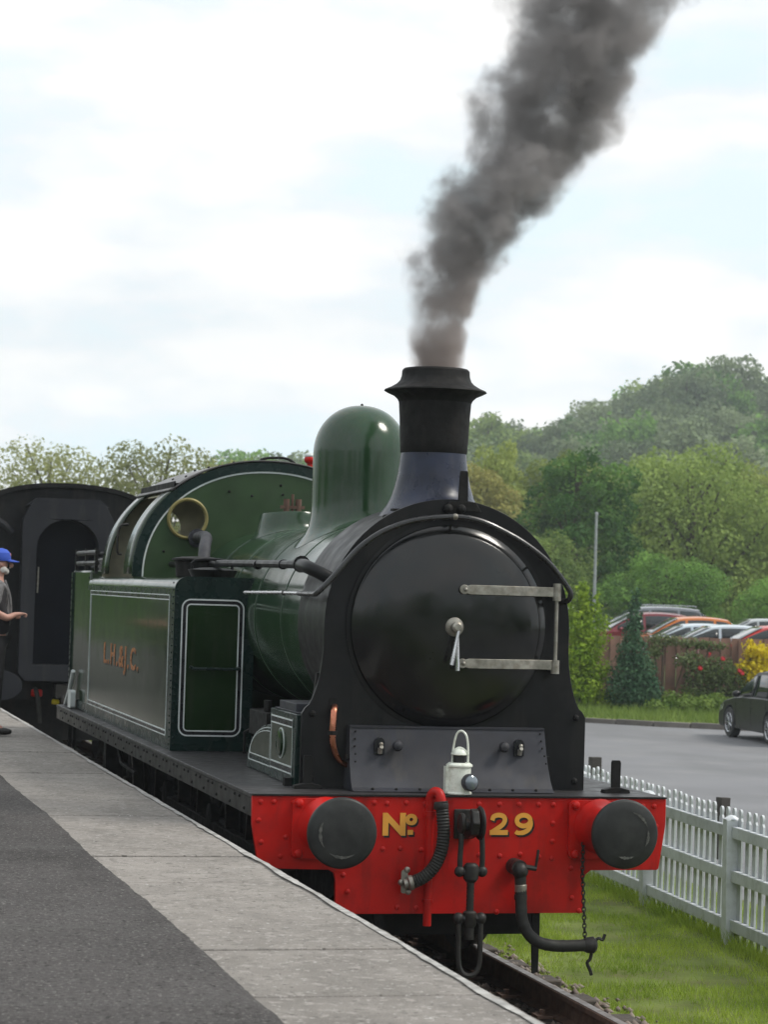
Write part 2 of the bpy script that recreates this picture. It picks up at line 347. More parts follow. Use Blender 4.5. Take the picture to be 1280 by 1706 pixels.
def rrect(x0, x1, z0, z1, r, n=6):
    P = []
    for cx, cz, a0 in ((x1-r, z1-r, 0), (x0+r, z1-r, 90), (x0+r, z0+r, 180), (x1-r, z0+r, 270)):
        for i in range(n+1):
            a = math.radians(a0+90*i/n); P.append((cx+r*math.cos(a), cz+r*math.sin(a)))
    return P
def inset_rr(x0, x1, z0, z1, r, d): return rrect(x0+d, x1-d, z0+d, z1-d, max(.004, r-d))
def text(s, size, M, m, parent, name, off=.0, sx=1.0, depth=.002, space=1):
    cu = bpy.data.curves.new(name, 'FONT'); cu.body = s; cu.size = size; cu.offset = off; cu.extrude = depth
    cu.space_character = space; cu.resolution_u = 6
    o = bpy.data.objects.new('tmp', cu); COL.objects.link(o)
    me = bpy.data.meshes.new_from_object(o.evaluated_get(bpy.context.evaluated_depsgraph_get()))
    bpy.data.objects.remove(o); me.materials.clear(); me.materials.append(MT[m])
    me.transform(M @ Matrix.Diagonal((sx, 1, 1, 1)))
    q = bpy.data.objects.new(name, me); COL.objects.link(q); q.parent = parent; return q
def circ(cx, cz, r, n=36): return [(cx+r*math.cos(2*PI*i/n), cz+r*math.sin(2*PI*i/n)) for i in range(n)]

# ================================================================== SETTING
def lerp_tab(x, T):
    if x <= T[0][0]: return T[0][1]
    for (a, b), (c, d) in zip(T, T[1:]):
        if x <= c: return b+(d-b)*(x-a)/(c-a)
    return T[-1][1]
RIDGE = [(-300,8),(0,9),(50,10.5),(75,14),(95,20),(118,22.6),(128,23.2),(135,25.5),(148,31),(163,35.0),(178,33),(200,34),(260,36),(600,42)]
def sstep(t): t = max(0, min(1, t)); return t*t*(3-2*t)
def H(x, y):
    z = -.45 + .85*sstep((y-46)/5)
    tt = x/max(y, 1)*400 if y > 1 else 0
    z += lerp_tab(tt, RIDGE)*sstep((y-150)/250) * (1 if y < 400 else 1)
    return z
xs = list(range(-260, 0, 20))+[0,4,8,12,16,20,24,28,34,40]+list(range(50, 620, 20))
ys = [-400,-100,-40,-20,0,10,20,30,40,44,46,47,48,49,50,51,52,56,60,70,80,100,120,140]+list(range(150, 460, 10))+[500,620]
V = [(x, y, H(x, y)) for y in ys for x in xs]; nx = len(xs)
F = [(j*nx+i, j*nx+i+1, (j+1)*nx+i+1, (j+1)*nx+i) for j in range(len(ys)-1) for i in range(nx-1)]
g = B().add(V, F).build('ground', 'field'); tag(g, kind='structure')
gh = B().box(-620, 760, -420, 700, -3, -2).build('distant_ground', 'field'); tag(gh, kind='structure')
# trackside verge (gently uneven) x 1.5 .. 4.6
V = []; F = []; vx = [1.22+.165*i for i in range(23)]; vy = [-8+.5*i for i in range(100)]
def verge_z(x, y): return -.33 + .035*noise.noise((x*.9, y*.5, 0)) + .10*sstep((1.75-x)/.5)
for y in vy:
    for x in vx: V.append((x, y, verge_z(x, y)))
for j in range(len(vy)-1):
    for i in range(22): F.append((j*23+i, j*23+i+1, (j+1)*23+i+1, (j+1)*23+i))
o = B().add(V, F).build('grass_verge', 'soil'); tag(o, kind='structure')
# car park
KERB = [(-2,52),(4,47.5),(8.5,43.4),(11.5,40.2),(13.9,38.2),(15.2,36.9),(16.6,36.0),(19,34.6),(24,33),(40,32)]
poly = [(4.9,-60),(80,-60),(80,32.0)] + KERB[::-1] + [(-2,42),(4.9,30)]
o = B().prism(poly, 'xy', -.41, -.39).build('car_park_road', 'road'); tag(o, kind='structure')
# planted verge beyond kerb
poly = [(a, b+.12) for a, b in KERB] + [(40,46),(-2,53)]
o = B().prism(poly, 'xy', -.44, -.30).build('planted_bank', 'soil'); tag(o, kind='structure')
kb = empty('kerb', kind='structure')
kbm = None
for (a, b) in zip(KERB[2:-1], KERB[3:]):
    A = Vector(a); D = Vector(b)-A; n_ = max(1, round(D.length/.9))
    for i in range(n_):
        p = A+D*((i+.5)/n_)
        if not (9 < p.x < 19): continue
        if kbm is None:
            kbm = B().box(-.44, .44, -.07, .07, -.1, .115).build('kerb_stone', 'kerb', kb, bevel=.015); q = kbm
        else: q = kbm.copy(); COL.objects.link(q); q.parent = kb
        q.location = (p.x, p.y+.05, -.39+random.uniform(-.012, .012)); q.rotation_euler = (0,0,math.atan2(D.y, D.x)+random.uniform(-.02,.02)); q.scale = (D.length/n_/.9, 1, 1)

# ---------------------------------------------------------------- platform
PZ = .99; EX = -1.49
pf = empty('platform', kind='structure')
B().box(-14, EX-.02, -16, 60, -.5, PZ-.11).build('platform_wall', 'brick', pf)
for k in range(64):
    y0 = -14.6+k*1.13
    dx = random.uniform(-.018, .012); dz = random.uniform(-.006, .003)
    b = B()
    # ragged front edge
    n_ = 24; pts = [(EX-.93, y0+.013), (EX-.93, y0+1.117)]
    for i in range(n_+1):
        t = 1-i/n_; e = .012*noise.noise((k*3.1, t*6, 1.0)) + .007*noise.noise((k*5.7, t*31, 4.0)) + (-.018*((k*7) % 3) if i in (0, n_) else 0)
        pts.append((EX+dx+e, y0+.013+1.104*t))
    b.prism(pts, 'xy', PZ-.11, PZ+dz)
    b.build('coping_slab', 'slab', pf, bevel=.006)
# worn painted edge
for k in range(64):
    pass
V = []; F = []; n_ = 620
for i in range(n_+1):
    y = -14.5+72*i/n_; k = int((y+14.6)/1.13)
    wv = .035+.022*noise.noise((y*1.7, 3, 0))+.016*noise.noise((y*9, 8, 0))
    V += [(EX-.016, y, PZ+.006), (EX-.016-wv, y, PZ+.0065)]
for i in range(n_): F.append((2*i, 2*i+1, 2*i+3, 2*i+2))
o = B().add(V, F).build('edge_line', 'worn', pf)
# tarmac with a ragged border lying over the slabs
V = []; F = []; yy = np.arange(-16, 58, .05)
for i, y in enumerate(yy):
    e = EX-.90 + .02*noise.noise((y*.45, 0, 0)) + .010*noise.noise((y*3.3, 5, 0)) + .008*noise.noise((y*17, 9, 0))
    V += [(-14, y, PZ+.009), (e-.05, y, PZ+.012), (e, y, PZ+.002)]
for i in range(len(yy)-1):
    F += [(3*i, 3*i+1, 3*i+4, 3*i+3), (3*i+1, 3*i+2, 3*i+5, 3*i+4)]
B().add(V, F).build('tarmac', 'tarmac', pf)

# ---------------------------------------------------------------- track
tr = empty('railway_track', kind='structure')
B().prism([(-1.6,-.5),(1.75,-.5),(1.5,-.36),(1.12,-.205),(-1.6,-.205)], 'xz', -16, 70).build('ballast_bed', 'bed', tr)
RP = [(-.07,-.158),(.07,-.158),(.07,-.148),(.012,-.135),(.009,-.045),(.035,-.034),(.035,-.004),(.028,0),(-.028,0),(-.035,-.004),(-.035,-.034),(-.009,-.045),(-.012,-.135),(-.07,-.148)]
for sx in (-1, 1):
    r_ = B().prism([(sx*.7525+a, b) for a, b in RP], 'xz', -16, 70).build('rail', 'rail', tr, angle=20)
    B().box(sx*.7525-.027, sx*.7525+.027, -16, 70, .0005, .003).build('rail_head', 'railtop', r_)
sl = None
for k in range(44):
    y = -9.6+k*.76
    if sl is None: q = sl = B().box(-1.27, 1.22, -.125, .125, -.30, -.172).build('sleeper', 'sleeper', tr, bevel=.01)
    else: q = sl.copy(); COL.objects.link(q)
    q.location = (random.uniform(-.04,.04), y, random.uniform(-.01,.008)); q.rotation_euler = (0,0,random.uniform(-.012,.012))
    for sx in (-1, 1):
        if -6 < y < 12:
            B().box(sx*.7525-.17, sx*.7525+.17, y-.06, y+.06, -.162, -.14).add([], []).cyl((sx*.7525-.12, y, -.15), (sx*.7525-.12, y, -.11), .02, n=6).cyl((sx*.7525+.12, y, -.15), (sx*.7525+.12, y, -.11), .02, n=6).build('rail_chair', 'rail', tr)
# ballast stones
base = np.array([(1,0,0),(-1,0,0),(0,1,0),(0,-1,0),(0,0,1),(0,0,-1)], float); bf = np.array([(0,2,4),(2,1,4),(1,3,4),(3,0,4),(2,0,5),(1,2,5),(3,1,5),(0,3,5)])
n_ = 9000
px = np.where(rs.rand(n_) < .5, rs.uniform(.55, 1.6, n_), rs.uniform(-1.45, .8, n_)); py = rs.uniform(-6.5, 14, n_)
keep = rs.rand(n_) < np.clip((1.62-px)/.45, 0, 1); px, py = px[keep], py[keep]; n_ = len(px)
sz = rs.uniform(.016, .045, n_)[:, None, None]*rs.uniform(.55, 1.2, (n_, 1, 3))
ang = rs.uniform(0, 2*PI, n_); ca, sa = np.cos(ang), np.sin(ang)
P = base[None]*sz*rs.uniform(.7, 1.25, (n_, 6, 1))
x_ = P[..., 0]*ca[:, None]-P[..., 1]*sa[:, None]; y_ = P[..., 0]*sa[:, None]+P[..., 1]*ca[:, None]
pz = -.205-.09*np.clip((px-1.12)/.4, 0, 1)+rs.uniform(-.005, .03, n_)
P = np.stack([x_+px[:, None], y_+py[:, None], P[..., 2]*.8+pz[:, None]], -1)
Fb = (bf[None]+np.arange(n_)[:, None, None]*6).reshape(-1, 3)
o = np_mesh('ballast', P.reshape(-1, 3), Fb, 'stone'); tag(o, 'loose grey and brown ballast stones around the rails', 'ballast', kind='stuff')

# ---------------------------------------------------------------- grass blades
def blades(n, fx, hmin, hmax, wd, zf):
    X, Y = fx(n); n = len(X); h = rs.uniform(hmin, hmax, n); a = rs.uniform(0, 2*PI, n); l = rs.uniform(.2, .9, n)*h
    b = rs.uniform(0, 2*PI, n); Z = np.array([zf(x, y) for x, y in zip(X, Y)])
    dx, dy = np.cos(a)*wd/2, np.sin(a)*wd/2
    V = np.stack([np.stack([X-dx, Y-dy, Z-.004], -1), np.stack([X+dx, Y+dy, Z-.004], -1), np.stack([X+l*np.cos(b), Y+l*np.sin(b), Z+h], -1)], 1)
    return V.reshape(-1, 3), np.arange(3*n).reshape(-1, 3)
def fx(n):
    X = rs.uniform(1.2, 4.7, n); Y = rs.uniform(-2.5, 13, n)
    d = np.array([noise.noise((x*1.3, y*1.3, 4)) for x, y in zip(X, Y)])
    k = rs.rand(n) < np.clip(.72+d*2.0, .06, 1)*np.clip((X-1.15)/.45, .05, 1); return X[k], Y[k]
V, F = blades(135000, fx, .02, .065, .007, verge_z)
def fxp(n):
    X = 3.3+.067*rs.uniform(0, 14, n); Y = rs.uniform(-1, 14, n); X = 3.30+.067*Y+rs.normal(0, .07, n); return X, Y
V2, F2 = blades(9000, fxp, .06, .16, .008, verge_z)
o = np_mesh('grass', np.vstack([V, V2]), np.vstack([F, F2+len(V)]), 'gleaf'); tag(o, 'short green lineside grass with dry patches', 'grass', kind='stuff')
def bank_xy(n):
    X = rs.uniform(9, 30, n); Y = rs.uniform(33, 45.5, n)
    kx = [a for a, b in KERB]; ky = [b for a, b in KERB]; yb = np.interp(X, kx, ky)+.25
    k = (Y > yb); return X[k], Y[k]
V, F = blades(45000, bank_xy, .08, .30, .022, lambda x, y: -.30)
o = np_mesh('bank_grass', V, F, 'weed'); tag(o, 'unmown grass on the bank behind the kerb', 'grass', kind='stuff')

# ================================================================== LOCOMOTIVE
loco = empty('steam_locomotive', (0,0,0), label='green tank locomotive with red buffer beam and black smokebox under smoke', cat='locomotive')
W_, FZ, LEN = 1.313, 1.24, 10.08
# footplate and valance
B().box(-W_, W_, .012, LEN, FZ-.025, FZ).build('footplate', 'footp', loco, bevel=.004)
va = B()
for s in (-1, 1): va.box(s*(W_-.012)-.008, s*(W_-.012)+.008, .03, LEN, FZ-.135, FZ-.027)
va = va.build('valance', 'black', loco)
bt = B()
for k in range(62): bt.sphere((-W_+.004, .25+k*.155, FZ-.045-.06*(k % 3 == 0)), .011, 6, 4)
tag(bt.build('bolt', 'matt', va), kind='stuff')
# buffer beam
bp = [(-W_,FZ-.01),(-W_+.004,1.06),(-1.262,.80),(-.83,.79),(-.80,.77),(-.788,.73),(-.785,.527),(.785,.527),(.785,.73),(.80,.765),(.83,.788),(1.262,.79),(1.275,.80),(W_+.004-.004,1.07),(W_,FZ-.01)]
beam = B().prism(bp, 'xz', 0, .03).build('buffer_beam', 'red', loco, bevel=.003)
B().box(-W_, W_, -.012, .02, FZ-.0085, FZ+.001).build('beam_top_angle', 'matt', loco)
rv0 = None
RV = [(-1.26,1.195),(-1.18,1.195),(-1.06,1.19),(-.56,1.195),(-.48,1.19),(-.36,1.195),(-.24,1.19),(.10,1.19),(.23,1.19),(.355,1.19),(.48,1.19),(.575,1.19),(1.16,1.185),(1.235,1.185),
      (-1.27,1.085),(-1.25,.955),(-1.10,.985),(1.25,1.06),(.575,1.075),(.575,.965),(.575,.86),(-.5,.915),(-.39,.92),(-.26,.91),(.11,.88),(.24,.875),(.37,.885),(.49,.87),(-.74,.76),(-.71,.66),(-.40,.565),(-.28,.56),(.70,.80),(.71,.62),(.76,.54),(.23,.535),(1.14,.84),(-1.13,.87)]
for (a, b) in RV:
    if rv0 is None: q = rv0 = B().sphere((0,0,0), .017, 10, 6, (1,.5,1)).build('rivet', 'red', beam)
    else: q = rv0.copy(); COL.objects.link(q)
    q.location = (a, -.001, b)
# lettering (painted)
def face_front(x, y, z): return Matrix.Translation((x, y, z)) @ Matrix.Rotation(PI/2, 4, 'X')
for (s_, x, z, sz, sx, off) in (('N', -.512, 1.005, .178, 1.12, .008), ('o', -.362, 1.068, .118, 1.05, .007)):
    text(s_, sz, face_front(x, -.0065, z), 'gold', beam, 'lettering', off, sx, .001, 1.22)
    text(s_, sz, face_front(x+.010, -.0035, z-.012), 'lblack', beam, 'lettering_shade', off, sx, .001, 1.22)
B().box(-.350, -.315, -.0085, -.0055, 1.003, 1.032).build('lettering', 'gold', beam)
B().box(-.341, -.304, -.0045, -.0015, .990, 1.020).build('lettering_shade', 'lblack', beam)
def ribbon(b, pts, wd, y, x0, z0):
    P = [Vector((x0+a, 0, z0+c)) for a, c in pts]; V = []
    for i, p in enumerate(P):
        d = (P[min(i+1, len(P)-1)]-P[max(i-1, 0)]).normalized(); n = Vector((-d.z, 0, d.x))*(wd[i] if isinstance(wd, (list, tuple)) else wd)/2
        V += [(p.x+n.x, y, p.z+n.z), (p.x-n.x, y, p.z-n.z)]
    return b.add(V, [(2*i, 2*i+1, 2*i+3, 2*i+2) for i in range(len(P)-1)])
def cat(P, k=6):
    Q = []; P = [Vector((a, c, 0)) for a, c in P]
    for i in range(len(P)-1):
        p0 = P[i-1] if i else P[0]*2-P[1]; p1, p2 = P[i], P[i+1]; p3 = P[i+2] if i+2 < len(P) else p2*2-p1
        for j in range(k):
            t = j/k; q = .5*((2*p1)+(p2-p0)*t+(2*p0-5*p1+4*p2-p3)*t*t+(3*p1-p0-3*p2+p3)*t**3); Q.append((q.x, q.y))
    return Q+[(P[-1].x, P[-1].y)]
for dx_d, dz_d, yd, m_d, nm_d in ((0,0,-.0065,'gold','lettering'),(.011,-.012,-.0035,'lblack','lettering_shade')):
    b2 = B(); x0, z0 = .168+dx_d, 1.004+dz_d
    ribbon(b2, cat([(.016,.088),(.026,.112),(.058,.121),(.088,.112),(.097,.090),(.084,.064),(.052,.040),(.018,.018)]), .029, yd, x0, z0)
    ribbon(b2, [(.002,.015),(.118,.015)], .030, yd-.0004, x0, z0); b2.build(nm_d, m_d, beam)
    b9 = B(); x0 += .155
    ringp = [(.062+.043*math.cos(a), .088+.033*math.sin(a)) for a in np.linspace(0, 2*PI, 30)]
    ribbon(b9, ringp, .029, yd, x0, z0)
    ribbon(b9, cat([(.106,.088),(.107,.060),(.092,.032),(.060,.015),(.026,.013),(.012,.022)]), [.029]*20+[.026]*11, yd-.0004, x0, z0); b9.build(nm_d, m_d, beam)
# buffers
def buffer(sx):
    c = Vector((sx*.87, 0, 1.06))
    bp_ = B().prism(rrect(c.x-.20, c.x+.20, c.z-.20, c.z+.16, .04), 'xz', -.035, -.001)
    for a, b in ((-1,1),(1,1),(-1,-1),(1,-1)): bp_.sphere((c.x+a*.16, -.04, c.z-.02+b*.15), .028, 8, 5, (1,.7,1))
    r_ = bp_.build('buffer', 'red', loco, bevel=.004)
    B().lathe([(.17,.03),(.155,.06),(.135,.10),(.128,.26),(.14,.27),(.14,.30)], c, (0,-1,0), 32).build('buffer_housing', 'red', r_)
    B().lathe([(.085,.28),(.085,.44)], c, (0,-1,0), 24).build('buffer_shank', 'buffer', r_)
    B().lathe([(.09,.43),(.16,.445),(.200,.455),(.207,.462),(.207,.488),(.203,.496),(.192,.503),(.14,.511),(.07,.517),(.001,.519)], c, (0,-1,0), 56, True, False).build('buffer_head', 'buffer', r_)
    # greasy scuffs on the face
    sc_ = B(); rr_ = random.Random(5 if sx < 0 else 9)
    arcs = ((150,215),(235,300)) if sx < 0 else ((20,75),(330,372),(250,290))
    for a0, a1 in arcs:
        n_ = 14; V = []
        for i in range(n_+1):
            a = math.radians(a0+(a1-a0)*i/n_); wv = .008*math.sin(PI*i/n_)*rr_.uniform(.5, 1.3)+.001
            for rad in (.138-wv, .138+wv): V.append((c.x+rad*math.cos(a), -.5165, c.z+rad*math.sin(a)))
        sc_.add(V, [(2*i, 2*i+1, 2*i+3, 2*i+2) for i in range(n_)])
    sc_.build('scuff_mark', 'scuff', r_)
for sx in (-1, 1): buffer(sx)
# upright brackets on the footplate (lamp irons / stanchions)
for x, y in ((-.885,.42),(1.085,.30)):
    b = B().prism([(x-.028,FZ+.02),(x+.028,FZ+.02),(x+.03,FZ+.19),(x+.024,FZ+.205),(x-.024,FZ+.205),(x-.03,FZ+.19)], 'xz', y-.012, y+.012)
    b.prism([(x-.09,FZ+.001),(x+.09,FZ+.001),(x+.085,FZ+.02),(x+.03,FZ+.034),(x-.03,FZ+.034),(x-.085,FZ+.02)], 'xz', y-.03, y+.03)
    b.build('lamp_iron', 'matt', loco, bevel=.003)
# hook and screw coupling
ck = B().box(-.06, .06, -.02, -.001, .98, 1.16)
ck.prism([(-.02,1.00),(-.18,1.0),(-.27,1.03),(-.30,1.10),(-.27,1.17),(-.22,1.185),(-.21,1.15),(-.235,1.12),(-.21,1.08),(-.15,1.08),(-.02,1.11)], 'yz', -.022, .022)
ck.build('coupling_hook', 'iron', loco, bevel=.006)
cp = B()
cp.cyl((-.075,-.19,1.075), (.075,-.19,1.075), .028, n=14)
cp.lathe([(.03,-.018),(.06,-.012),(.066,0),(.06,.012),(.03,.018)], (-.062,-.19,1.09), (1,0,0), 20)
cp.lathe([(.045,-.016),(.095,-.012),(.105,0),(.095,.012),(.045,.016)], (.058,-.17,1.09), (1,0,0), 24)
for s in (-1, 1):
    cp.tube([(s*.062,-.19,1.07),(s*.066,-.20,.98),(s*.070,-.20,.87),(s*.066,-.20,.80)], .017, 8, 3)
    cp.sphere((s*.070,-.20,.805), .034, 10, 7)
cp = cp.build('screw_coupling', 'iron', loco)
B().cyl((-.075,-.2,.805), (.075,-.2,.805), .024, n=10).lathe([(.028,0),(.045,.02),(.05,.06),(.045,.10),(.03,.115)], (0,-.2,.74), (0,0,1), 14).build('trunnion', 'iron', cp)
B().lathe([(.022+.003*(k % 2), k*.012) for k in range(18)], (0,-.2,.55), (0,0,1), 12).build('screw', 'iron', cp)
B().cyl((-.072,-.2,.525), (.072,-.2,.525), .026, n=10).lathe([(.03,0),(.042,.02),(.042,.09),(.03,.10)], (0,-.2,.47), (0,0,1), 14).sphere((-.07,-.2,.525), .036, 10, 7).sphere((.07,-.2,.525), .036, 10, 7).cyl((0,-.2,.47), (0,-.2,.40), .03, n=12).build('trunnion', 'iron', cp)
B().tube([(-.07,-.2,.525),(-.068,-.205,.40),(-.066,-.21,.27),(-.045,-.215,.205),(0,-.215,.185),(.045,-.215,.205),(.066,-.21,.27),(.068,-.205,.40),(.07,-.2,.525)], .017, 8, 4).build('shackle', 'iron', cp)
# vacuum standpipe + hose
vp = B().tube([(-.222,-.045,.46),(-.222,-.045,.55),(-.222,-.045,1.10),(-.222,-.045,1.19)], .026, 12, 2)
vp.lathe([(.036,0),(.036,.03)], (-.222,-.045,1.12), (0,0,1), 14).lathe([(.034,0),(.034,.02)], (-.222,-.045,.60), (0,0,1), 14)
vp.tube([(-.222,-.045,1.17),(-.222,-.05,1.235),(-.205,-.075,1.268),(-.185,-.10,1.262),(-.176,-.115,1.23),(-.174,-.118,1.20)], .030, 12, 4)
vp.build('vacuum_pipe', 'red', loco)
vh = B().tube([(-.174,-.118,1.215),(-.165,-.13,1.12),(-.160,-.14,1.02),(-.175,-.15,.92),(-.215,-.15,.83),(-.275,-.14,.765),(-.345,-.11,.725)], .039, 14, 22, rfun=lambda t: 1+.07*math.sin(t*130*PI/2)).build('vacuum_hose', 'rubber', loco)
B().lathe([(.042,0),(.046,.01),(.046,.035),(.042,.045)], (-.174,-.118,1.165), (0,0,1), 16).build('hose_clip', 'iron', vh)
B().lathe([(.037,0),(.045,.01),(.045,.03),(.03,.04),(.03,.06)], (-.33,-.115,.732), (-1,.1,-.25), 14).prism(rrect(-.40,-.36,.66,.80,.015), 'xz', -.085, -.07).sphere((-.365,-.08,.80), .02, 8, 6).sphere((-.40,-.08,.725), .02, 8, 6).sphere((-.355,-.08,.67), .02, 8, 6).build('dummy_coupling', 'steel', vh)
# heating cock + hose
hc = B().cyl((.33,-.001,.815), (.33,-.13,.815), .05, n=16).sphere((.335,-.12,.80), .052, 12, 8).cyl((.335,-.12,.80), (.343,-.12,.68), .038, .034, 14)
hc.cyl((.36,-.14,.825), (.43,-.14,.815), .016, n=8).tube([(.425,-.14,.81),(.43,-.15,.86),(.438,-.15,.93)], .009, 8, 2)
hc = hc.build('heating_cock', 'iron', loco)
B().lathe([(.034,0),(.037,.01),(.037,.05),(.03,.06)], (.342,-.12,.665), (0,0,1), 16).build('cock_union', 'steel', hc)
hh = B().tube([(.343,-.12,.69),(.345,-.125,.60),(.352,-.135,.51),(.385,-.145,.43),(.45,-.15,.375),(.54,-.15,.352),(.64,-.15,.348),(.76,-.15,.352)], .036, 14, 8, rfun=lambda t: 1+.05*(math.sin(t*40) > .93)).build('heating_hose', 'rubber', loco)
B().lathe([(.04,0),(.04,.03)], (.343,-.12,.625), (0,0,1), 14).build('hose_clip', 'iron', hh)
B().lathe([(.038,0),(.048,.02),(.052,.06),(.04,.075),(.03,.08)], (.745,-.15,.352), (1,0,.02), 16).tube([(.80,-.15,.36),(.835,-.16,.395),(.86,-.165,.385),(.875,-.165,.42)], .010, 6, 3).tube([(.80,-.15,.33),(.79,-.15,.27),(.77,-.15,.245),(.79,-.15,.20),(.80,-.15,.17)], .011, 6, 3).build('hose_coupling', 'iron', hh)
ch = B()
for k in range(26):
    z = 1.0-k*.0245-.02; p = k % 2
    x_ = .755; r_ = .011
    pts = [(x_+(r_*math.cos(a) if p else 0), -.06-(0 if k < 8 else .09*(k-8)/18)+(0 if p else r_*math.cos(a)), z+.018*math.sin(a)) for a in [2*PI*i/8 for i in range(8)]]
    ch.tube(pts, .0042, 5, closed=True)
tag(ch.build('safety_chain', 'iron', loco), kind='stuff')
# guard irons, frames, wheels
for s in (-1, 1):
    B().prism([(s*.50-.024,.56),(s*.50+.024,.56),(s*.50+.026,.40),(s*.50+.022,.16),(s*.50-.012,.15),(s*.50-.024,.40)], 'xz', .05, .075).build('guard_iron', 'matt', loco)
fr = B()
for s in (-1, 1):
    fr.prism([(.03,FZ-.03),(LEN-.1,FZ-.03),(LEN-.1,.62),(8.4,.45),(1.0,.45),(.6,.62),(.03,.62)], 'yz', s*.60-.015, s*.60+.015)
fr.box(-.6, .6, .9, 1.6, .55, FZ-.03).box(-.6, .6, 3.0, 3.1, .5, FZ+.3).box(-.6, .6, 5.5, 8, .5, FZ+.2)
fr.build('frame', 'matt', loco)
B().box(-.58, .58, .35, .40, .35, .62).box(-.95,.95,.6,1.3,.75,FZ-.03).build('cylinder_block', 'matt', loco)
def wheel(y, r, x):
    s = 1 if x > 0 else -1
    q = B().lathe([(r-.05,-.065),(r+.028,-.062),(r+.03,-.035),(r,-.03),(r-.004,.065),(r-.055,.068),(r-.055,-.04)], (x, y, r), (s,0,0), 40, False, False).build('wheel', 'iron', loco)
    b = B().lathe([(.13,-.06),(.13,.08),(.07,.09)], (x, y, r), (s,0,0), 20)
    for k in range(12):
        a = 2*PI*k/12; d = Vector((0, math.cos(a), math.sin(a)))
        b.tube([Vector((x,y,r))+d*.1, Vector((x,y,r))+d*(r-.045)], .028, 6)
    b.build('wheel_spokes', 'matt', q)
for y in (2.3, 4.35, 6.5):
    for x in (-.7, .7): wheel(y, .66, x)
for x in (-.7, .7): wheel(8.9, .5, x)
B().box(-.78,-.70, 2.2, 6.6, .55, .66).build('coupling_rod', 'matt', loco, bevel=.01)
for y, z in ((2.3,.66),(4.35,.66),(6.5,.66),(8.9,.5)): B().cyl((-.7,y,z), (.7,y,z), .08).build('axle', 'matt', loco)
# brake gear / sanding pipes low on the near side
B().box(-1.2,-1.05, 7.2, 7.35, .55, FZ-.1).build('brake_hanger', 'matt', loco)
B().tube([(-1.1,7.2,1.05),(-1.1,6.9,.9),(-1.05,6.4,.85)], .02, 6).build('sand_pipe', 'matt', loco)
B().box(-1.25,-.95,9.2,9.6,.45,.49).box(-1.25,-1.22,9.2,9.22,.49,1.12).box(-1.25,-1.22,9.58,9.6,.49,1.12).build('cab_step', 'matt', loco)

# smokebox
SZ, SR = 2.26, .80
def sb_outline(R, dx=0):
    P = [(-.925+dx,FZ+.002),(-.925+dx,1.70),(-.905+dx,1.735)]
    for t in np.linspace(0, 1, 9)[1:]: P.append((-.905+dx+(.905-R-dx)*math.sin(t*PI/2)**.9, 1.735+(SZ-.12-1.735)*(1-math.cos(t*PI/2))**.75))
    for i in range(0, 41): a = PI-PI*i/40; P.append((R*math.cos(a), SZ+R*math.sin(a)))
    Q = [(-a, b) for a, b in P if b < SZ-.01 and a < 0]
    return P+Q[::-1]
B().prism(sb_outline(SR), 'xz', .45, .485).build('smokebox_front', 'black', loco, angle=25, bevel=.004)
B().lathe([(.772,.485),(.772,1.36),(.70,1.362)], (0,0,SZ), (0,1,0), 96, False, False).build('smokebox', 'black', loco)
B().box(-.62,.62,.485,1.30,FZ,SZ-.45).build('saddle', 'matt', loco)
for s in (-1, 1): B().prism([(s*.90,FZ+.002),(s*.86,FZ+.002),(s*.80,1.95),(s*.83,1.95)], 'xz', .486, .53).build('front_stiffener', 'matt', loco)
cb = B().box(-.99,-.91,.60,.66,FZ,FZ+.05)
for z in (1.30,1.70): 
    for s in (-1,1): cb.sphere((s*.86,.448,z), .022, 8, 5)
for k in range(14): 
    pass
cb.build('front_bolt', 'matt', loco)
sv = B()
for a in (112,119): 
    a = math.radians(a); sv.sphere((.80*math.cos(a), .62+.0*a, SZ+.775*math.sin(a)), .018, 6, 4)
sv.box(-.37,-.22,.50,.56,SZ+.715,SZ+.73)
sv.build('smokebox_fitting', 'matt', loco)
# smokebox door
dr = empty('smokebox_door', (0,0,0)); dr.parent = loco
prof = [(.635,.0),(.638,.018),(.628,.032)]+[(.60*math.cos(t), .036+.105*math.sin(t)) for t in np.linspace(.12, PI/2, 14)]
door = B().lathe(prof, (0,.45,SZ), (0,-1,0), 80, False, False).build('door_plate', 'gloss', dr, angle=50)
B().lathe([(.66,.0),(.662,.010),(.64,.012)], (0,.45,SZ), (0,-1,0), 80, False, False).build('door_ring', 'black', dr)
hs = empty('x'); bpy.data.objects.remove(hs)
def dz(x, z): rr = math.hypot(x, z-SZ); t = math.acos(min(1, rr/.60)) if rr < .6 else 0; return .45-.036-.105*math.sin(t)
for z in (2.495, 2.035):
    b = B(); n_ = 14; V = []
    for i in range(n_+1):
        x = .055+(.665-.055)*i/n_; y = min(dz(x, z), .40)-.006 if x < .6 else .385
        hgt = .030 if i else .018
        V += [(x,y,z-hgt),(x,y,z+hgt),(x,y-.014,z+hgt),(x,y-.014,z-hgt)]
    F = [(0,1,2,3),(4*n_+3,4*n_+2,4*n_+1,4*n_)]
    for i in range(n_):
        for k in range(4): F.append((4*i+k, 4*i+(k+1) % 4, 4*i+4+(k+1) % 4, 4*i+4+k))
    b.add(V, F); b.lathe([(.030,0),(.030,.014)], (.055, min(dz(.055, z), .4)-.006, z), (0,-1,0), 16).sphere((.062, dz(.06, z)-.02, z), .014, 8, 6)
    b.build('hinge_strap', 'steel', dr, bevel=.002)
    B().cyl((.690,.385,z-.055), (.690,.385,z+.055 if z > 2.2 else z+.03), .027, n=14).box(.66,.70,.375,.45,z-.035,z+.0).build('hinge_knuckle', 'steel', dr)
B().cyl((.690,.385,2.0), (.690,.385,2.5), .012, n=10).build('hinge_pin', 'steel', dr)
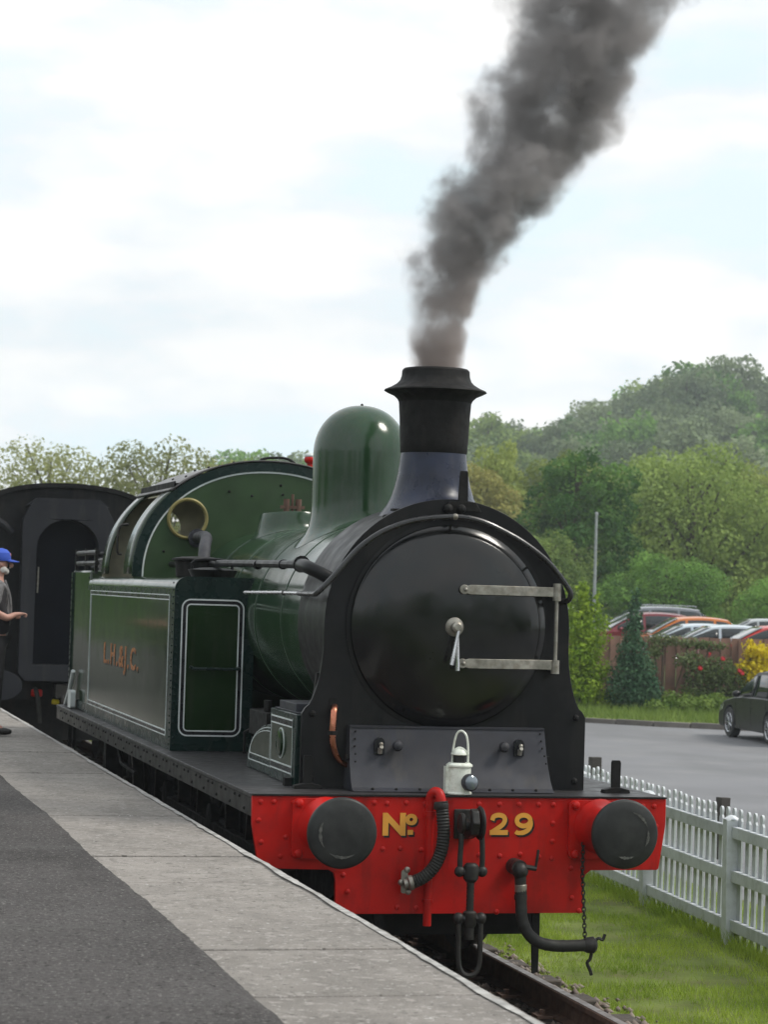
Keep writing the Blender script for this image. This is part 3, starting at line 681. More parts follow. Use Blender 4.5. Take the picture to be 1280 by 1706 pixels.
B().lathe([(.062,0),(.062,.012),(.055,.022),(.03,.03),(.028,.06),(.034,.062),(.034,.09),(.02,.10)], (0,.325,SZ), (0,-1,0), 28).build('dart_boss', 'steel', dr)
B().cyl((.006,.235,SZ-.02), (-.035,.232,SZ-.235), .010, .014, 8).cyl((.006,.262,SZ-.03), (.012,.262,SZ-.27), .010, .016, 8).build('dart_handle', 'bright', dr)
# top lamp iron
B().prism([(.035,3.04),(.10,3.04),(.096,3.23),(.092,3.24),(.048,3.24),(.044,3.23)], 'xz', .43, .445).prism([(-.06,2.985),(.19,2.985),(.15,3.045),(-.02,3.045)], 'xz', .425, .445).sphere((.055,.42,3.0), .03, 8, 6).sphere((-.03,.42,3.0), .03, 8, 6).build('lamp_iron', 'matt', loco, bevel=.003)
# front handrail
hp = [(-.87,.9,2.44),(-.87,.5,2.44),(-.862,.385,2.452),(-.773,.37,2.549),(-.629,.37,2.717),(-.494,.37,2.822),(-.358,.37,2.886),(-.22,.37,2.925),(0,.37,2.948),(.171,.37,2.926),(.342,.37,2.858),(.487,.37,2.78),(.633,.37,2.671),(.753,.37,2.53),(.776,.37,2.478),(.765,.40,2.442),(.725,.45,2.435)]
hr = B().tube(hp, .018, 10, 4).build('door_handrail', 'railblk', loco)
hb = B().cyl((0,.36,2.948), (0,.45,2.948), .012, n=8).sphere((0,.365,2.948), .021, 10, 7)
hb.cyl((-.56,.37,2.775), (-.56,.45,2.775), .01, n=8).cyl((.60,.37,2.70), (.60,.45,2.70), .01, n=8)
hb.build('handrail_knob', 'steel', hr)
# side handrail + ejector pipe
B().tube([(-.87,.55,2.44),(-.87,1.5,2.44),(-.87,2.7,2.43)], .013, 10).build('side_handrail', 'bright', loco)
hk = B()
for y in (.75,1.35): hk.cyl((-.78,y,2.44), (-.87,y,2.44), .01, n=8).sphere((-.87,y,2.44), .019, 8, 6)
hk.build('handrail_bracket', 'iron', loco)
B().tube([(-.85,6.1,2.64),(-.85,3.4,2.64),(-.86,1.2,2.625),(-.86,.86,2.62)], .027, 10, 2).build('ejector_pipe', 'black', loco)
B().tube([(-.86,.95,2.62),(-.87,.75,2.615),(-.865,.62,2.60),(-.81,.55,2.57),(-.74,.53,2.53)], .043, 14, 4).build('ejector_elbow', 'black', loco)
for r_c, y_c in ((.055,.93),(.034,1.5),(.034,2.35)): B().lathe([(r_c,0),(r_c,.035)], (-.857,y_c,2.626), (0,-1,0), 14).build('pipe_collar', 'black', loco)
# copper pipe at the saddle
B().tube([(-.72,.44,1.745),(-.735,.395,1.72),(-.742,.38,1.64),(-.745,.38,1.585)], .021, 10, 4).tube([(-.745,.38,1.585),(-.742,.38,1.53),(-.72,.39,1.46),(-.68,.40,1.41),(-.62,.41,1.375)], .023, 10, 4, rfun=lambda t: 1-.35*t).build('copper_pipe', 'copper', loco)
B().prism(rrect(-.755,-.700,1.70,1.80,.02), 'xz', .444, .449).cyl((-.745,.38,1.575),(-.745,.38,1.600),.032,n=12).build('pipe_flange', 'matt', loco)
# sloping front cover
pp = B(); n_ = 10; V = []
prof = [(.395,1.632),(.385,1.60),(.36,1.50),(.325,1.40),(.275,1.31),(.235,1.265),(.19,1.2445)]
for (y, z) in prof:
    t = (1.632-z)/.39; hw = .632+.015*t
    V += [(-hw-.0,y,z),(hw+.0,y,z)]
m_ = len(prof)
for (y, z) in prof:
    t = (1.632-z)/.39; hw = .632+.015*t
    V += [(-hw,y+.012,z),(hw,y+.012,z)]
F = [(2*i,2*i+1,2*i+3,2*i+2) for i in range(m_-1)]+[(2*m_+2*i+1,2*m_+2*i,2*m_+2*i+2,2*m_+2*i+3) for i in range(m_-1)]
pn = B().add(V, F)
for s in (0, 1):                                                   # side cheeks back to the smokebox
    V = []
    for (y, z) in prof: t = (1.632-z)/.39; hw = (.632+.015*t)*(1 if s else -1); V += [(hw,y,z),(hw,.45,z)]
    pn.add(V, [(2*i,2*i+1,2*i+3,2*i+2) for i in range(m_-1)])
pn.box(-.632,.632,.385,.45,1.622,1.634)
pn = pn.build('front_cover', 'greyblk', loco, angle=20)
pr = B()
for k in range(5):
    for s in (-1,1): pr.sphere((s*(.60+.004*k), .375-.012*k-(.01*k if k>2 else 0), 1.60-.045*k), .007, 6, 4)
pr.box(.632,.66,.35,.38,1.43,1.46).box(-.66,-.632,.35,.38,1.43,1.46)
for k in range(8): pr.sphere((-.52+k*.15,.212,1.258), .010, 6, 4)
tag(pr.build('cover_screw', 'matt', pn), kind='stuff')
for s in (-1, 1):
    xo = s*.452
    B().prism([(xo-.032,1.462),(xo+.032,1.462),(xo+.032,1.535)]+[(xo+.032*math.cos(a), 1.535+.03*math.sin(a)) for a in np.linspace(.3, 2.8, 6)]+[(xo-.032,1.535)], 'xz', .335, .36).build('cover_opening', 'lblack', pn)
    B().cyl((xo+.004,.345,1.49),(xo+.004,.30,1.51),.012,n=10).sphere((xo+.004,.315,1.525),.014,8,6).cyl((xo,.33,1.47),(xo,.32,1.50),.016,n=6).build('oil_nozzle', 'steel', pn)
    xk = s*.345
    B().lathe([(.012,0),(.012,.03),(.022,.035),(.032,.05),(.034,.065),(.026,.085),(.008,.094)], (xk,.37,1.508), (0,-1,.15), 18).build('cover_knob', 'greyblk', pn)

# chimney
CY = .92
def flare(b, prof, cy, R, n=56, base_r=.34):
    """lathe about z whose lowest rings follow the barrel"""
    V = []; F = []; m = len(prof)
    for k, (r, z) in enumerate(prof):
        for i in range(n):
            a = 2*PI*i/n; x = r*math.cos(a); y = r*math.sin(a)
            if z < 0:      # ring lying on the barrel, lifted by -z-10
                zz = SZ+math.sqrt(R*R-x*x)+(-z-10)
            else:
                bz = SZ+math.sqrt(R*R-min(x*x, R*R*.95)); drop = (SZ+R)-bz
                zz = z-drop*max(0, min(1, (SZ+R+.28-z)/.28))
            V.append((x, cy+y, zz))
    for k in range(m-1):
        for i in range(n): j = (i+1) % n; F.append((k*n+i, k*n+j, (k+1)*n+j, (k+1)*n+i))
    return b.add(V, F)
chm = flare(B(), [(.345,-10.001),(.325,3.05),(.298,3.07),(.270,3.11),(.246,3.17),(.229,3.24),(.218,3.31),(.212,3.37)], CY, .772)
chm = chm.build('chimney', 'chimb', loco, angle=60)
B().lathe([(.214,3.368),(.218,3.375),(.222,3.45),(.229,3.60),(.236,3.70)], (0,CY,0), (0,0,1), 56, False, False).build('chimney_barrel', 'matt', chm)
B().lathe([(.236,3.698),(.246,3.718),(.270,3.740),(.312,3.758),(.334,3.770),(.330,3.778),(.290,3.795),(.252,3.818),(.232,3.840),(.222,3.87),(.220,3.905),(.208,3.918),(.185,3.915),(.165,3.90),(.16,3.5)], (0,CY,0), (0,0,1), 56, False, False).build('chimney_cap', 'matt', chm)
# boiler
B().lathe([(.68,1.34),(.68,6.25)], (0,0,SZ), (0,1,0), 96, True, False).build('boiler', 'bgreen', loco)
for y in (2.35, 3.3, 4.3, 5.3):
    q = B().lathe([(.679,-.024),(.684,-.022),(.684,.022),(.679,.024)], (0,y,SZ), (0,1,0), 96, False, False).build('boiler_band', 'bgreen', loco)
    B().lathe([(.6842,-.022),(.6852,-.021),(.6852,-.018),(.6842,-.017)], (0,y,SZ), (0,1,0), 96, False, False).build('band_line', 'lining_grey', q)
# dome
DY = 2.93
dm = [(.465,-10.002),(.425,2.955),(.390,2.972),(.367,3.00),(.353,3.05),(.348,3.12),(.346,3.26),(.346,3.46)]
dm += [(.346*math.cos(t)**.92, 3.46+.355*math.sin(t)) for t in np.linspace(.08, PI/2-.02, 14)]+[(.001,3.816)]
dome = flare(B(), dm, DY, .68).build('dome', 'bgreen', loco, angle=60)
B().sphere((0,DY,3.818), .012, 8, 6).build('dome_stud', 'iron', dome)
# safety valve cover
sfv = flare(B(), [(.34,-10.002),(.31,2.96),(.285,3.0),(.272,3.05),(.262,3.085),(.255,3.095),(.001,3.10)], 5.25, .68).build('valve_cover', 'bgreen', loco, angle=50)
B().cyl((-.05,5.25,3.09),(-.05,5.25,3.20),.026,n=12).cyl((.05,5.25,3.09),(.05,5.25,3.20),.026,n=12).box(-.10,.10,5.23,5.27,3.12,3.145).cyl((0,5.25,3.09),(0,5.25,3.24),.012,n=8).build('safety_valve', 'bronze', sfv)

# cylinder cover box + splasher + lubricator
def lined_side(part, x, y0, y1, z0, z1, r=.02, horiz=True):
    """white - black - white bands on a plane x, proud by millimetres"""
    pass
cvb = B().prism([(.52,FZ+.001),(1.31,FZ+.001),(1.31,1.69),(.52,1.69)], 'yz', -.945, -.60).build('cylinder_cover', 'dgreen', loco, bevel=.008)
B().box(-.9475,-.9450,.60,1.26,1.305,1.655).build('cover_panel', 'green', cvb)
def hbands(par, x, y0, y1, zs):
    for z in zs:
        B().box(x-.0015,x+.0005,y0,y1,z-.019,z+.019).build('black_band', 'lblack', par)
        for d in (-.021,.021): B().box(x-.0025,x+.0005,y0,y1,z+d-.0045,z+d+.0045).build('white_line', 'white', par)
hbands(cvb, -.948, .60, 1.26, (1.625,1.335))
B().lathe([(.090,0),(.090,.006),(.078,.008),(.078,.018),(.06,.022),(.001,.024)], (-.9478,.94,1.485), (-1,0,0), 32).build('cover_disc', 'green', cvb)
B().lathe([(.098,0),(.098,.004),(.090,.0045)], (-.9478,.94,1.485), (-1,0,0), 36, False, False).build('white_line', 'white', cvb)
B().prism([(.60,1.30),(.6045,1.30),(.6045,1.66),(.60,1.66)], 'yz', -.950, -.9475).prism([(1.2555,1.30),(1.26,1.30),(1.26,1.66),(1.2555,1.66)], 'yz', -.950, -.9475).build('white_line', 'white', cvb)
B().box(-.92,-.70,.65,1.15,1.69,1.75).box(-.93,-.66,.55,1.25,1.691,1.70).build('cover_lid', 'greyblk', cvb, bevel=.006)
def arcp(y0, y1, z0, r, n=10):
    P = [(y0,z0),(y1,z0)]; P += [(y0+(y1-y0)*math.cos(t), z0+r*math.sin(t)) for t in np.linspace(0.05, PI/2, n)]; return P
sp = B().prism(arcp(1.33,2.15,FZ+.001,.335), 'yz', -.93, -.55).build('splasher', 'dgreen', loco, bevel=.008)
B().prism(arcp(1.35,2.03,1.335,.20), 'yz', -.9335, -.930).build('splasher_panel', 'green', sp)
P1 = arcp(1.34,2.10,1.31,.262)
def ringpoly(o_, i_): return o_
B().prism(arcp(1.34,2.08,1.300,.258), 'yz', -.9325, -.930, holes=[arcp(1.348,2.066,1.307,.244)]).prism(arcp(1.352,2.03,1.345,.190), 'yz', -.9350, -.9335, holes=[arcp(1.36,2.016,1.352,.177)]).build('white_line', 'white', sp)
B().box(-.85,-.60,1.9,2.5,1.45,1.62).cyl((-.8,2.1,1.62),(-.8,2.1,1.70),.03).tube([(-.86,2.6,1.3),(-.86,2.6,1.45),(-.8,2.5,1.5)],.012,6).build('lubricator', 'matt', loco, bevel=.01)

# side tanks
def tank_sec(s):
    P = [(s*.62,FZ+.001),(s*1.215,FZ+.001),(s*1.215,2.44)]
    P += [(s*(1.125+.09*math.cos(a)), 2.44+.085*math.sin(a)) for a in np.linspace(.15, PI/2, 7)]+[(s*.62,2.525)]
    return P
for s in (-1, 1):
    tk = B().prism(tank_sec(s), 'xz', 3.62, 8.66).build('side_tank', 'green' if s < 0 else 'dgreen', loco, angle=40)
    x0, x1 = (-1.225,-.615) if s < 0 else (.615,1.225)
    def fr_poly(d):
        P = [(x0+d,FZ+.003),(x1-d,FZ+.003),(x1-d,2.535-d)]
        if s < 0: P += [(x0+.10+(.10-d)*math.cos(a), 2.435+(.10-d)*math.sin(a)) for a in np.linspace(PI/2, PI, 8)]
        else: P = [(x0+d,FZ+.003),(x1-d,FZ+.003)]+[(x1-.10+(.10-d)*math.cos(a), 2.435+(.10-d)*math.sin(a)) for a in np.linspace(0, PI/2, 8)]+[(x0+d,2.535-d)]
        return P
    tf = B().prism(fr_poly(0), 'xz', 3.60, 3.62).build('tank_front', 'dgreen', tk)
    if s < 0:
        rv = B()
        for z in np.arange(1.29, 2.50, .052):
            for xx in (-1.203, -.640): rv.sphere((xx,3.599,z), .0085, 6, 4, (1,.7,1))
            rv.sphere((-1.2265,3.655,z), .0085, 6, 4, (.7,1,1))
        for xx in np.arange(-1.13, -.66, .052): rv.sphere((xx,3.599,2.510), .0085, 6, 4, (1,.7,1))
        tag(rv.build('rivet', 'dgreen', tk), kind='stuff')
        def ring(o0, i0, y0, m_, nm): B().prism(inset_rr(-1.170,-.695,1.350,2.370,.07,o0), 'xz', y0, 3.6, holes=[inset_rr(-1.170,-.695,1.350,2.370,.07,i0)]).build(nm, m_, tk)
        ring(0, .011, 3.5965, 'white', 'white_line'); ring(.011, .036, 3.5975, 'lblack', 'black_band'); ring(.036, .046, 3.5965, 'white', 'white_line')
        B().prism(inset_rr(-1.170,-.695,1.350,2.370,.07,.046), 'xz', 3.598, 3.6).build('tank_panel', 'green', tk)
        B().tube([(-1.09,3.60,1.865),(-1.085,3.55,1.86),(-1.06,3.54,1.855),(-.77,3.54,1.855),(-.735,3.55,1.86),(-.73,3.60,1.865)], .011, 8, 3).build('grab_rail', 'dgreen', tk)
        # side lining
        B().box(-1.2185,-1.2150,3.62,8.66,1.24+.003,1.335).box(-1.2185,-1.2150,3.62,8.66,2.395,2.44).box(-1.2185,-1.2150,3.62,3.86,1.335,2.395).build('tank_border', 'dgreen', tk)
        B().box(-1.2205,-1.2150,3.88,8.44,2.362,2.388).box(-1.2205,-1.2150,3.88,8.44,1.344,1.370).build('black_band', 'lblack', tk)
        B().box(-1.222,-1.215,3.87,8.45,2.388,2.396).box(-1.222,-1.215,3.87,8.45,2.353,2.361).box(-1.222,-1.215,3.87,8.45,1.370,1.378).box(-1.222,-1.215,3.87,8.45,1.335,1.343).box(-1.222,-1.215,3.865,3.875,1.335,2.396).box(-1.222,-1.215,8.44,8.45,1.335,2.396).build('white_line', 'white', tk)
        Ml = Matrix.Translation((-1.2175,7.45,1.762)) @ Matrix(((0,0,-1,0),(-1,0,0,0),(0,1,0,0),(0,0,0,1)))
        text('L.H.&J.C.', .255, Ml, 'tgold', tk, 'lettering', .004, 1.72, .0015, 1.28)
        Ml2 = Matrix.Translation((-1.2160,7.43,1.750)) @ Matrix(((0,0,-1,0),(-1,0,0,0),(0,1,0,0),(0,0,0,1)))
        text('L.H.&J.C.', .255, Ml2, 'lblack', tk, 'lettering_shade', .004, 1.72, .001, 1.28)
    if s < 0:
        B().lathe([(.15,0),(.165,.01),(.175,.13),(.20,.135),(.20,.15),(.12,.165),(.001,.17)], (-.93,4.35,2.525), (0,0,1), 32).build('tank_filler', 'matt', tk)
        B().lathe([(.16,0),(.17,.02),(.19,.06),(.10,.075),(.001,.08)], (-.88,3.95,2.53), (0,0,1), 32).tube([(-1.04,3.95,2.57),(-1.02,3.95,2.66),(-.76,3.95,2.66),(-.73,3.95,2.57)], .011, 6, 3).build('filler_lid', 'black', tk)
B().tube([(-.62,6.2,2.87),(-.64,5.9,2.88),(-.70,5.3,2.86),(-.78,4.9,2.78),(-.82,4.7,2.66),(-.84,4.6,2.54)], .048, 14, 5).lathe([(.08,0),(.08,.03)], (-.62,6.2,2.87), (0,-1,0), 18).build('overflow_pipe', 'greyblk', loco)

# cab
CY0, CY1 = 6.22, 8.15
def arch(a, h, z0=2.55, n=48, e=2.12):
    P = []
    for i in range(n+1):
        t = PI*i/n; c, s_ = math.cos(t), math.sin(t)
        P.append((-a*math.copysign(abs(c)**(2/e), c), z0+h*abs(s_)**(2/e)))
    return P
A0 = arch(1.155, .985)
def cabsheet(y, name, m, d=.014):
    out = [(-1.155,1.26)]+A0+[(1.155,1.26)]
    holes = [circ(s*.705, 3.035, .165) for s in (-1, 1)]
    if name == 'cab_back': holes = [circ(s*.60, 3.0, .16) for s in (-1, 1)]
    return B().prism(out, 'xz', y, y+d, holes=holes).build(name, m, loco)
cf = cabsheet(CY0, 'cab_front', 'cabgreen'); cbk = cabsheet(CY1, 'cab_back', 'cream')
def archring(a0, h0, a1, h1, y0, y1, nm, m_, par):
    o_ = arch(a0, h0, 2.53); i_ = arch(a1, h1, 2.53); B().prism(o_+i_[::-1], 'xz', y0, y1).build(nm, m_, par)
archring(1.168,1.012,1.085,.935, CY0-.012, CY0-.001, 'cab_edging', 'dgreen', cf)
archring(1.085,.935,1.070,.920, CY0-.006, CY0-.001, 'white_line', 'white', cf)
for s in (-1, 1):
    B().lathe([(.150,-.012),(.150,.022),(.165,.026),(.178,.018),(.178,0)], (s*.705, CY0, 3.035), (0,-1,0), 48, False, False).build('porthole_rim', 'brass', cf)
fb = B()
for x, z in ((-.15,3.25),(-.02,3.10),(.1,3.35),(.25,3.2),(-.35,3.28),(.35,3.05),(.12,3.27),(-.9,2.75)): fb.sphere((x,CY0-.002,z), .012, 6, 4)
fb.build('rivet', 'matt', cf)
def cab_shell(i0, i1, y0, y1, name, m, par, out=.0, th=.014, step=.06):
    b = B(); A1 = arch(1.168+out, 1.0+out); n_ = i1-i0
    ys_ = list(np.arange(y0, y1, .25))+[y1]; V = []; F = []
    for y in ys_:
        for i in range(i0, i1+1): V.append((A1[i][0], y, A1[i][1]))
    k = n_+1
    for j in range(len(ys_)-1):
        for i in range(n_): F.append((j*k+i, j*k+i+1, (j+1)*k+i+1, (j+1)*k+i))
    q = b.add(V, F).build(name, m, par, angle=60)
    md = q.modifiers.new('solid', 'SOLIDIFY'); md.thickness = th; md.offset = -1
    return q
cab_shell(12, 36, CY0-.02, CY1+.12, 'cab_roof', 'roof', loco, .012)
for a, b in ((0, 12), (36, 48)):
    cs = cab_shell(a, b, CY0+.002, CY0+.50, 'cab_side', 'green', loco)
    cab_shell(a, b, CY1-.42, CY1, 'cab_side', 'green', loco)
B().box(-1.13,-1.10,CY0+.02,CY1,1.26,2.50).build('cab_inner_side', 'cream', loco)
# cream lining seen through the cut-out
cl = cab_shell(12, 36, CY0+.03, CY1-.01, 'cab_ceiling', 'cream', loco, -.03)
B().box(.9,.93,CY0+.05,CY1-.05,1.3,3.0).build('cab_lining', 'cream', loco)
def gutter():
    b = B(); p = A0[13]; b.box(p[0]-.045,p[0]+.02,CY0+.02,CY1-.02,p[1]+.0,p[1]+.035); b.box(p[0]-.045,p[0]-.03,CY0+.02,CY1-.02,p[1]+.0,p[1]+.05); return b
gutter().build('rain_strip', 'matt', loco, bevel=.004)
B().tube([(-1.19,CY0+.47,2.72),(-1.23,CY0+.47,2.74),(-1.22,CY0+.47,2.95),(-1.14,CY0+.47,2.98)], .011, 8, 3).build('cab_handrail', 'iron', loco)
rb = B()
for i in (15,18,21):
    for y in (6.6,7.3): rb.sphere((A0[i][0], y, A0[i][1]+.03), .014, 6, 4)
rb.build('roof_bolt', 'matt', loco)
B().tube([(.10,7.2,3.53),(.12,7.2,3.62),(.32,7.2,3.64),(.42,7.2,3.60),(.45,7.2,3.54)], .012, 6, 3).build('roof_rail', 'matt', loco)
wh = B().cyl((.50,6.9,3.50),(.50,6.9,3.60),.025).sphere((.50,6.9,3.62),.055,12,8,(1,1,.8)).build('whistle', 'red', loco)
B().sphere((.50,6.9,3.655),.05,12,8,(1,1,.6)).build('whistle_cap', 'white', wh)
# bunker
bk = B().box(-1.20,1.20,8.66,LEN-.06,FZ+.001,2.58).build('bunker', 'green', loco, bevel=.02)
B().box(-1.215,-1.19,8.70,LEN-.08,1.25,1.33).box(-1.215,-1.2,LEN-.16,LEN-.08,1.33,2.56).build('bunker_border', 'dgreen', bk)
brv = B()
for z in np.arange(1.3, 2.56, .055): brv.sphere((-1.203,8.70,z), .009, 6, 4); brv.sphere((-1.216,LEN-.12,z), .009, 6, 4)
tag(brv.build('rivet', 'matt', bk), kind='stuff')
for z in (2.65,2.75): B().tube([(-1.17,8.45,z),(-1.17,LEN-.1,z),(1.17,LEN-.1,z),(1.17,8.45,z)], .024, 8).build('coal_rail', 'black', bk)
cr_ = B()
for y in (8.5,9.2,9.95): cr_.box(-1.185,-1.155,y,y+.03,2.55,2.79)
cr_.build('coal_rail_post', 'black', bk)
co = B(); rr_ = random.Random(3)
for k in range(120): co.sphere((rr_.uniform(-1,1), rr_.uniform(8.8,9.9), 2.56+rr_.uniform(0,.08)), rr_.uniform(.05,.11), 6, 4, (1,rr_.uniform(.7,1.2),.8))
tag(co.build('coal', 'coal', bk, angle=10), kind='stuff')
# rear bracket and white pieces at the back corner
B().tube([(-1.25,9.86,FZ+.02),(-1.245,9.60,1.42),(-1.24,9.42,1.60)], .022, 8).build('rear_bracket', 'white', loco)
B().prism(rrect(9.22,9.46,1.25,1.42,.03), 'yz', -1.28, -1.235).build('rear_plate', 'white', loco)

# oil lamp standing on the footplate
lamp = empty('oil_lamp', (-.01,.08,FZ), label='small white oil lamp with bullseye lens on the buffer beam', cat='lamp'); lamp.scale = (.93,.93,.96)
B().lathe([(.085,0),(.088,.008),(.080,.016),(.078,.17),(.088,.176),(.088,.186),(.07,.20)], (0,0,.004), (0,0,1), 32).box(-.098,-.07,-.03,.03,.01,.18).build('lamp_body', 'lampw', lamp)
B().lathe([(.040,0),(.040,.055)], (0,0,.20), (0,0,1), 20).build('lamp_collar', 'footp', lamp)
B().lathe([(.052,0),(.058,.004),(.055,.014),(.045,.03),(.028,.044),(.01,.052),(.001,.053)], (0,0,.252), (0,0,1), 28).build('lamp_cap', 'lampw', lamp)
B().tube([(.045,-.045,.20),(.045,-.040,.30),(.035,-.03,.375),(.008,-.01,.405),(-.020,.01,.385),(-.035,.03,.30),(-.038,.04,.20)], .0075, 8, 5).build('lamp_handle', 'lampw', lamp)
B().lathe([(.052,.06),(.056,.09),(.056,.105),(.050,.108)], (.028,-.005,.085), (.25,-1,0), 28, False, False).build('lens_rim', 'greyblk', lamp)
B().lathe([(.050,.10),(.045,.115),(.03,.126),(.012,.131),(.001,.132)], (.028,-.005,.085), (.25,-1,0), 28, False, False).build('bullseye_lens', 'lens', lamp)

# ================================================================== COACH behind
co_ = empty('railway_coach', (-.25,18.8,0), label='dark corridor coach end with grey gangway standing behind the locomotive', cat='coach')
def ca(a, h, zc, n=28, e=2.3):
    return [(-a*math.copysign(abs(math.cos(PI*i/n))**(2/e), math.cos(PI*i/n)), zc+h*abs(math.sin(PI*i/n))**(2/e)) for i in range(n+1)]
out = [(-1.32,1.15)]+ca(1.36,.70,3.08)+[(1.32,1.15)]
B().prism(out, 'xz', .0, .06).build('coach_end', 'coach', co_)
B().prism([(-1.35,1.15)]+ca(1.38,.70,3.06)[0:3]+ca(1.38,.70,3.06)[-3:]+[(1.35,1.15)], 'xz', .06, 19).build('coach_body', 'cside', co_)
o = B().prism(ca(1.41,.73,3.07)+ca(1.35,.67,3.07)[::-1], 'xz', -.06, 19.05).build('coach_roof', 'coach', co_)
def garch(hw, z0, z1, n=14, e=2.0): return [(-hw,z0),(hw,z0)]+[(hw*math.copysign(abs(math.cos(t))**(2/e), math.cos(t)), z1-.0+ (hw*.95)*abs(math.sin(t))**(2/e)) for t in np.linspace(0, PI, n)]
gw_o = rrect(-.60,.60,1.12,3.55,.22)
gwo2 = [(-.61,1.22),(-.52,1.12),(.52,1.12),(.61,1.22),(.61,3.30),(.50,3.50),(-.50,3.50),(-.61,3.30)]
B().prism(gwo2, 'xz', -.34, -.26, holes=[garch(.42,1.34,2.90)]).build('gangway_frame', 'gang', co_, bevel=.02)
B().prism([(-.55,3.48),(.55,3.48),(.42,3.58),(-.42,3.58)], 'xz', -.30, 0).build('gangway_hood', 'gang', co_)
for k in range(5):
    y = -.25+k*.05; B().prism([(a*(.94 if k % 2 else .99), 2.3+(b-2.3)*(.94 if k % 2 else .99)) for a, b in gwo2], 'xz', y, y+.045, holes=[[(a*1.02, b) for a, b in garch(.42,1.34,2.90)]]).build('bellows_fold', 'coach', co_)
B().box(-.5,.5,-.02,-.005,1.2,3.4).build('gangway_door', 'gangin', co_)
B().box(-.36,-.345,-.05,-.02,2.35,2.65).cyl((-.36,-.05,2.3),(-.36,-.05,2.6),.012).build('door_handle', 'steel', co_)
for s in (-1, 1):
    q = B().lathe([(.10,.0),(.09,.35),(.07,.36),(.07,.52)], (s*.87,0,1.06), (0,-1,0), 20).build('buffer', 'coach', co_)
    B().prism([(s*.87+.30*math.cos(a), 1.06+.20*math.sin(a)) for a in np.linspace(0, 2*PI, 32, endpoint=False)], 'xz', -.56, -.52).build('buffer_head', 'gang', q, bevel=.012)
B().box(-1.25,1.25,-.02,.05,.86,1.15).build('headstock', 'coach', co_)
B().tube([(-.35,-.06,1.0),(-.33,-.14,.95),(-.30,-.16,.75),(-.28,-.14,.55)], .035, 8, 4).tube([(.4,-.06,1.0),(.42,-.14,.9),(.40,-.14,.55)], .03, 8, 3).build('brake_hose', 'rubber', co_)
B().box(-.40,-.25,-.12,-.05,.90,1.0).build('hose_tap', 'red', co_, bevel=.02)
B().box(-.12,-.02,-.14,-.06,.80,.87).build('hose_tag', 't_yel', co_, bevel=.02)
B().box(-.1,.1,-.35,0,.9,1.08).tube([(0,-.3,1.0),(0,-.34,.85),(0,-.3,.6)], .03, 8, 3).build('coupler', 'iron', co_)
B().tube([(-1.0,-.03,3.3),(-.85,-.05,3.22),(-.72,-.05,3.1)], .045, 8, 3).build('end_pipe', 'gang', co_)
for q_ in ((-1.1,-1.05,-.03,0,1.5,2.4),(.75,1.15,-.03,0,2.0,2.06),(.75,1.15,-.03,0,2.5,2.56)): B().box(*q_).build('end_step', 'gang', co_)
for s in (-1, 1):
    for y in (1.2, 3.8): 
        q = B().lathe([(.40,-.06),(.45,-.06),(.45,-.03),(.43,0),(.42,.06),(.1,.06)], (s*.72,y,.44), (s,0,0), 28).build('wheel', 'matt', co_)
B().box(-1.2,1.2,5.2,8.0,.35,.86).build('battery_box', 'matt', co_); B().box(-1.2,1.2,9.5,13.5,.35,.86).build('equipment_box', 'matt', co_)
B().box(-.9,.9,.25,.6,.30,.86).build('bogie_headstock', 'matt', co_)
B().box(-1.0,-.95,.6,4.4,.35,.75).box(.95,1.0,.6,4.4,.35,.75).build('bogie_frame', 'matt', co_)
# side windows of the coach body
for k in range(8):
    for s in (-1, 1): B().box(s*1.362-.006, s*1.362+.006, 1.2+k*2.1, 2.5+k*2.1, 2.1, 2.85).build('window', 'glass', co_)

# ================================================================== PERSON
def skin_mesh(name, nodes, edges, m, parent, root=0, sub=2):
    me = bpy.data.meshes.new(name); me.from_pydata([p for p, r in nodes], edges, [])
    o = bpy.data.objects.new(name, me); COL.objects.link(o)
    o.modifiers.new('skin', 'SKIN')
    for i, (p, r) in enumerate(nodes):
        sv_ = me.skin_vertices[0].data[i]; sv_.radius = r if isinstance(r, tuple) else (r, r); sv_.use_root = (i == root)
    sb = o.modifiers.new('sub', 'SUBSURF'); sb.levels = sub; sb.render_levels = sub
    ev = o.evaluated_get(bpy.context.evaluated_depsgraph_get()); nm = bpy.data.meshes.new_from_object(ev)
    bpy.data.objects.remove(o); nm.materials.clear(); nm.materials.append(MT[m])
    nm.polygons.foreach_set('use_smooth', [True]*len(nm.polygons))
    q = bpy.data.objects.new(name, nm); COL.objects.link(q); q.parent = parent; return q
# stands in profile facing +x, head slightly down, forearms forward
man = empty('person', (-2.045,9.0,PZ+.013), label='bearded person in blue cap and dark waistcoat standing at the platform edge', cat='person')
def hand(nodes, edges, wrist_i, w, d, s):
    """palm plus five curled fingers added to a skin graph"""
    d = Vector(d).normalized(); w = Vector(w); side = d.cross(Vector((0,0,1))).normalized()
    n0 = len(nodes); nodes.append((tuple(w+d*.05), (.032,.018))); edges.append((wrist_i, n0))
    for k in range(4):
        l = (.020,.024,.022,.018)[k]; off = side*((k-1.5)*.021)
        a = len(nodes)
        nodes.append((tuple(w+d*.09+off), .0095)); nodes.append((tuple(w+d*(.09+l)+off+Vector((0,0,-.012))), .0088)); nodes.append((tuple(w+d*(.075+l)+off+Vector((0,0,-.034))), .0078))
        edges += [(n0, a), (a, a+1), (a+1, a+2)]
    a = len(nodes); nodes.append((tuple(w+d*.045+side*(-.036*s)+Vector((0,0,.008))), .012)); nodes.append((tuple(w+d*.085+side*(-.045*s)+Vector((0,0,.0))), .0095)); edges += [(n0, a), (a, a+1)]
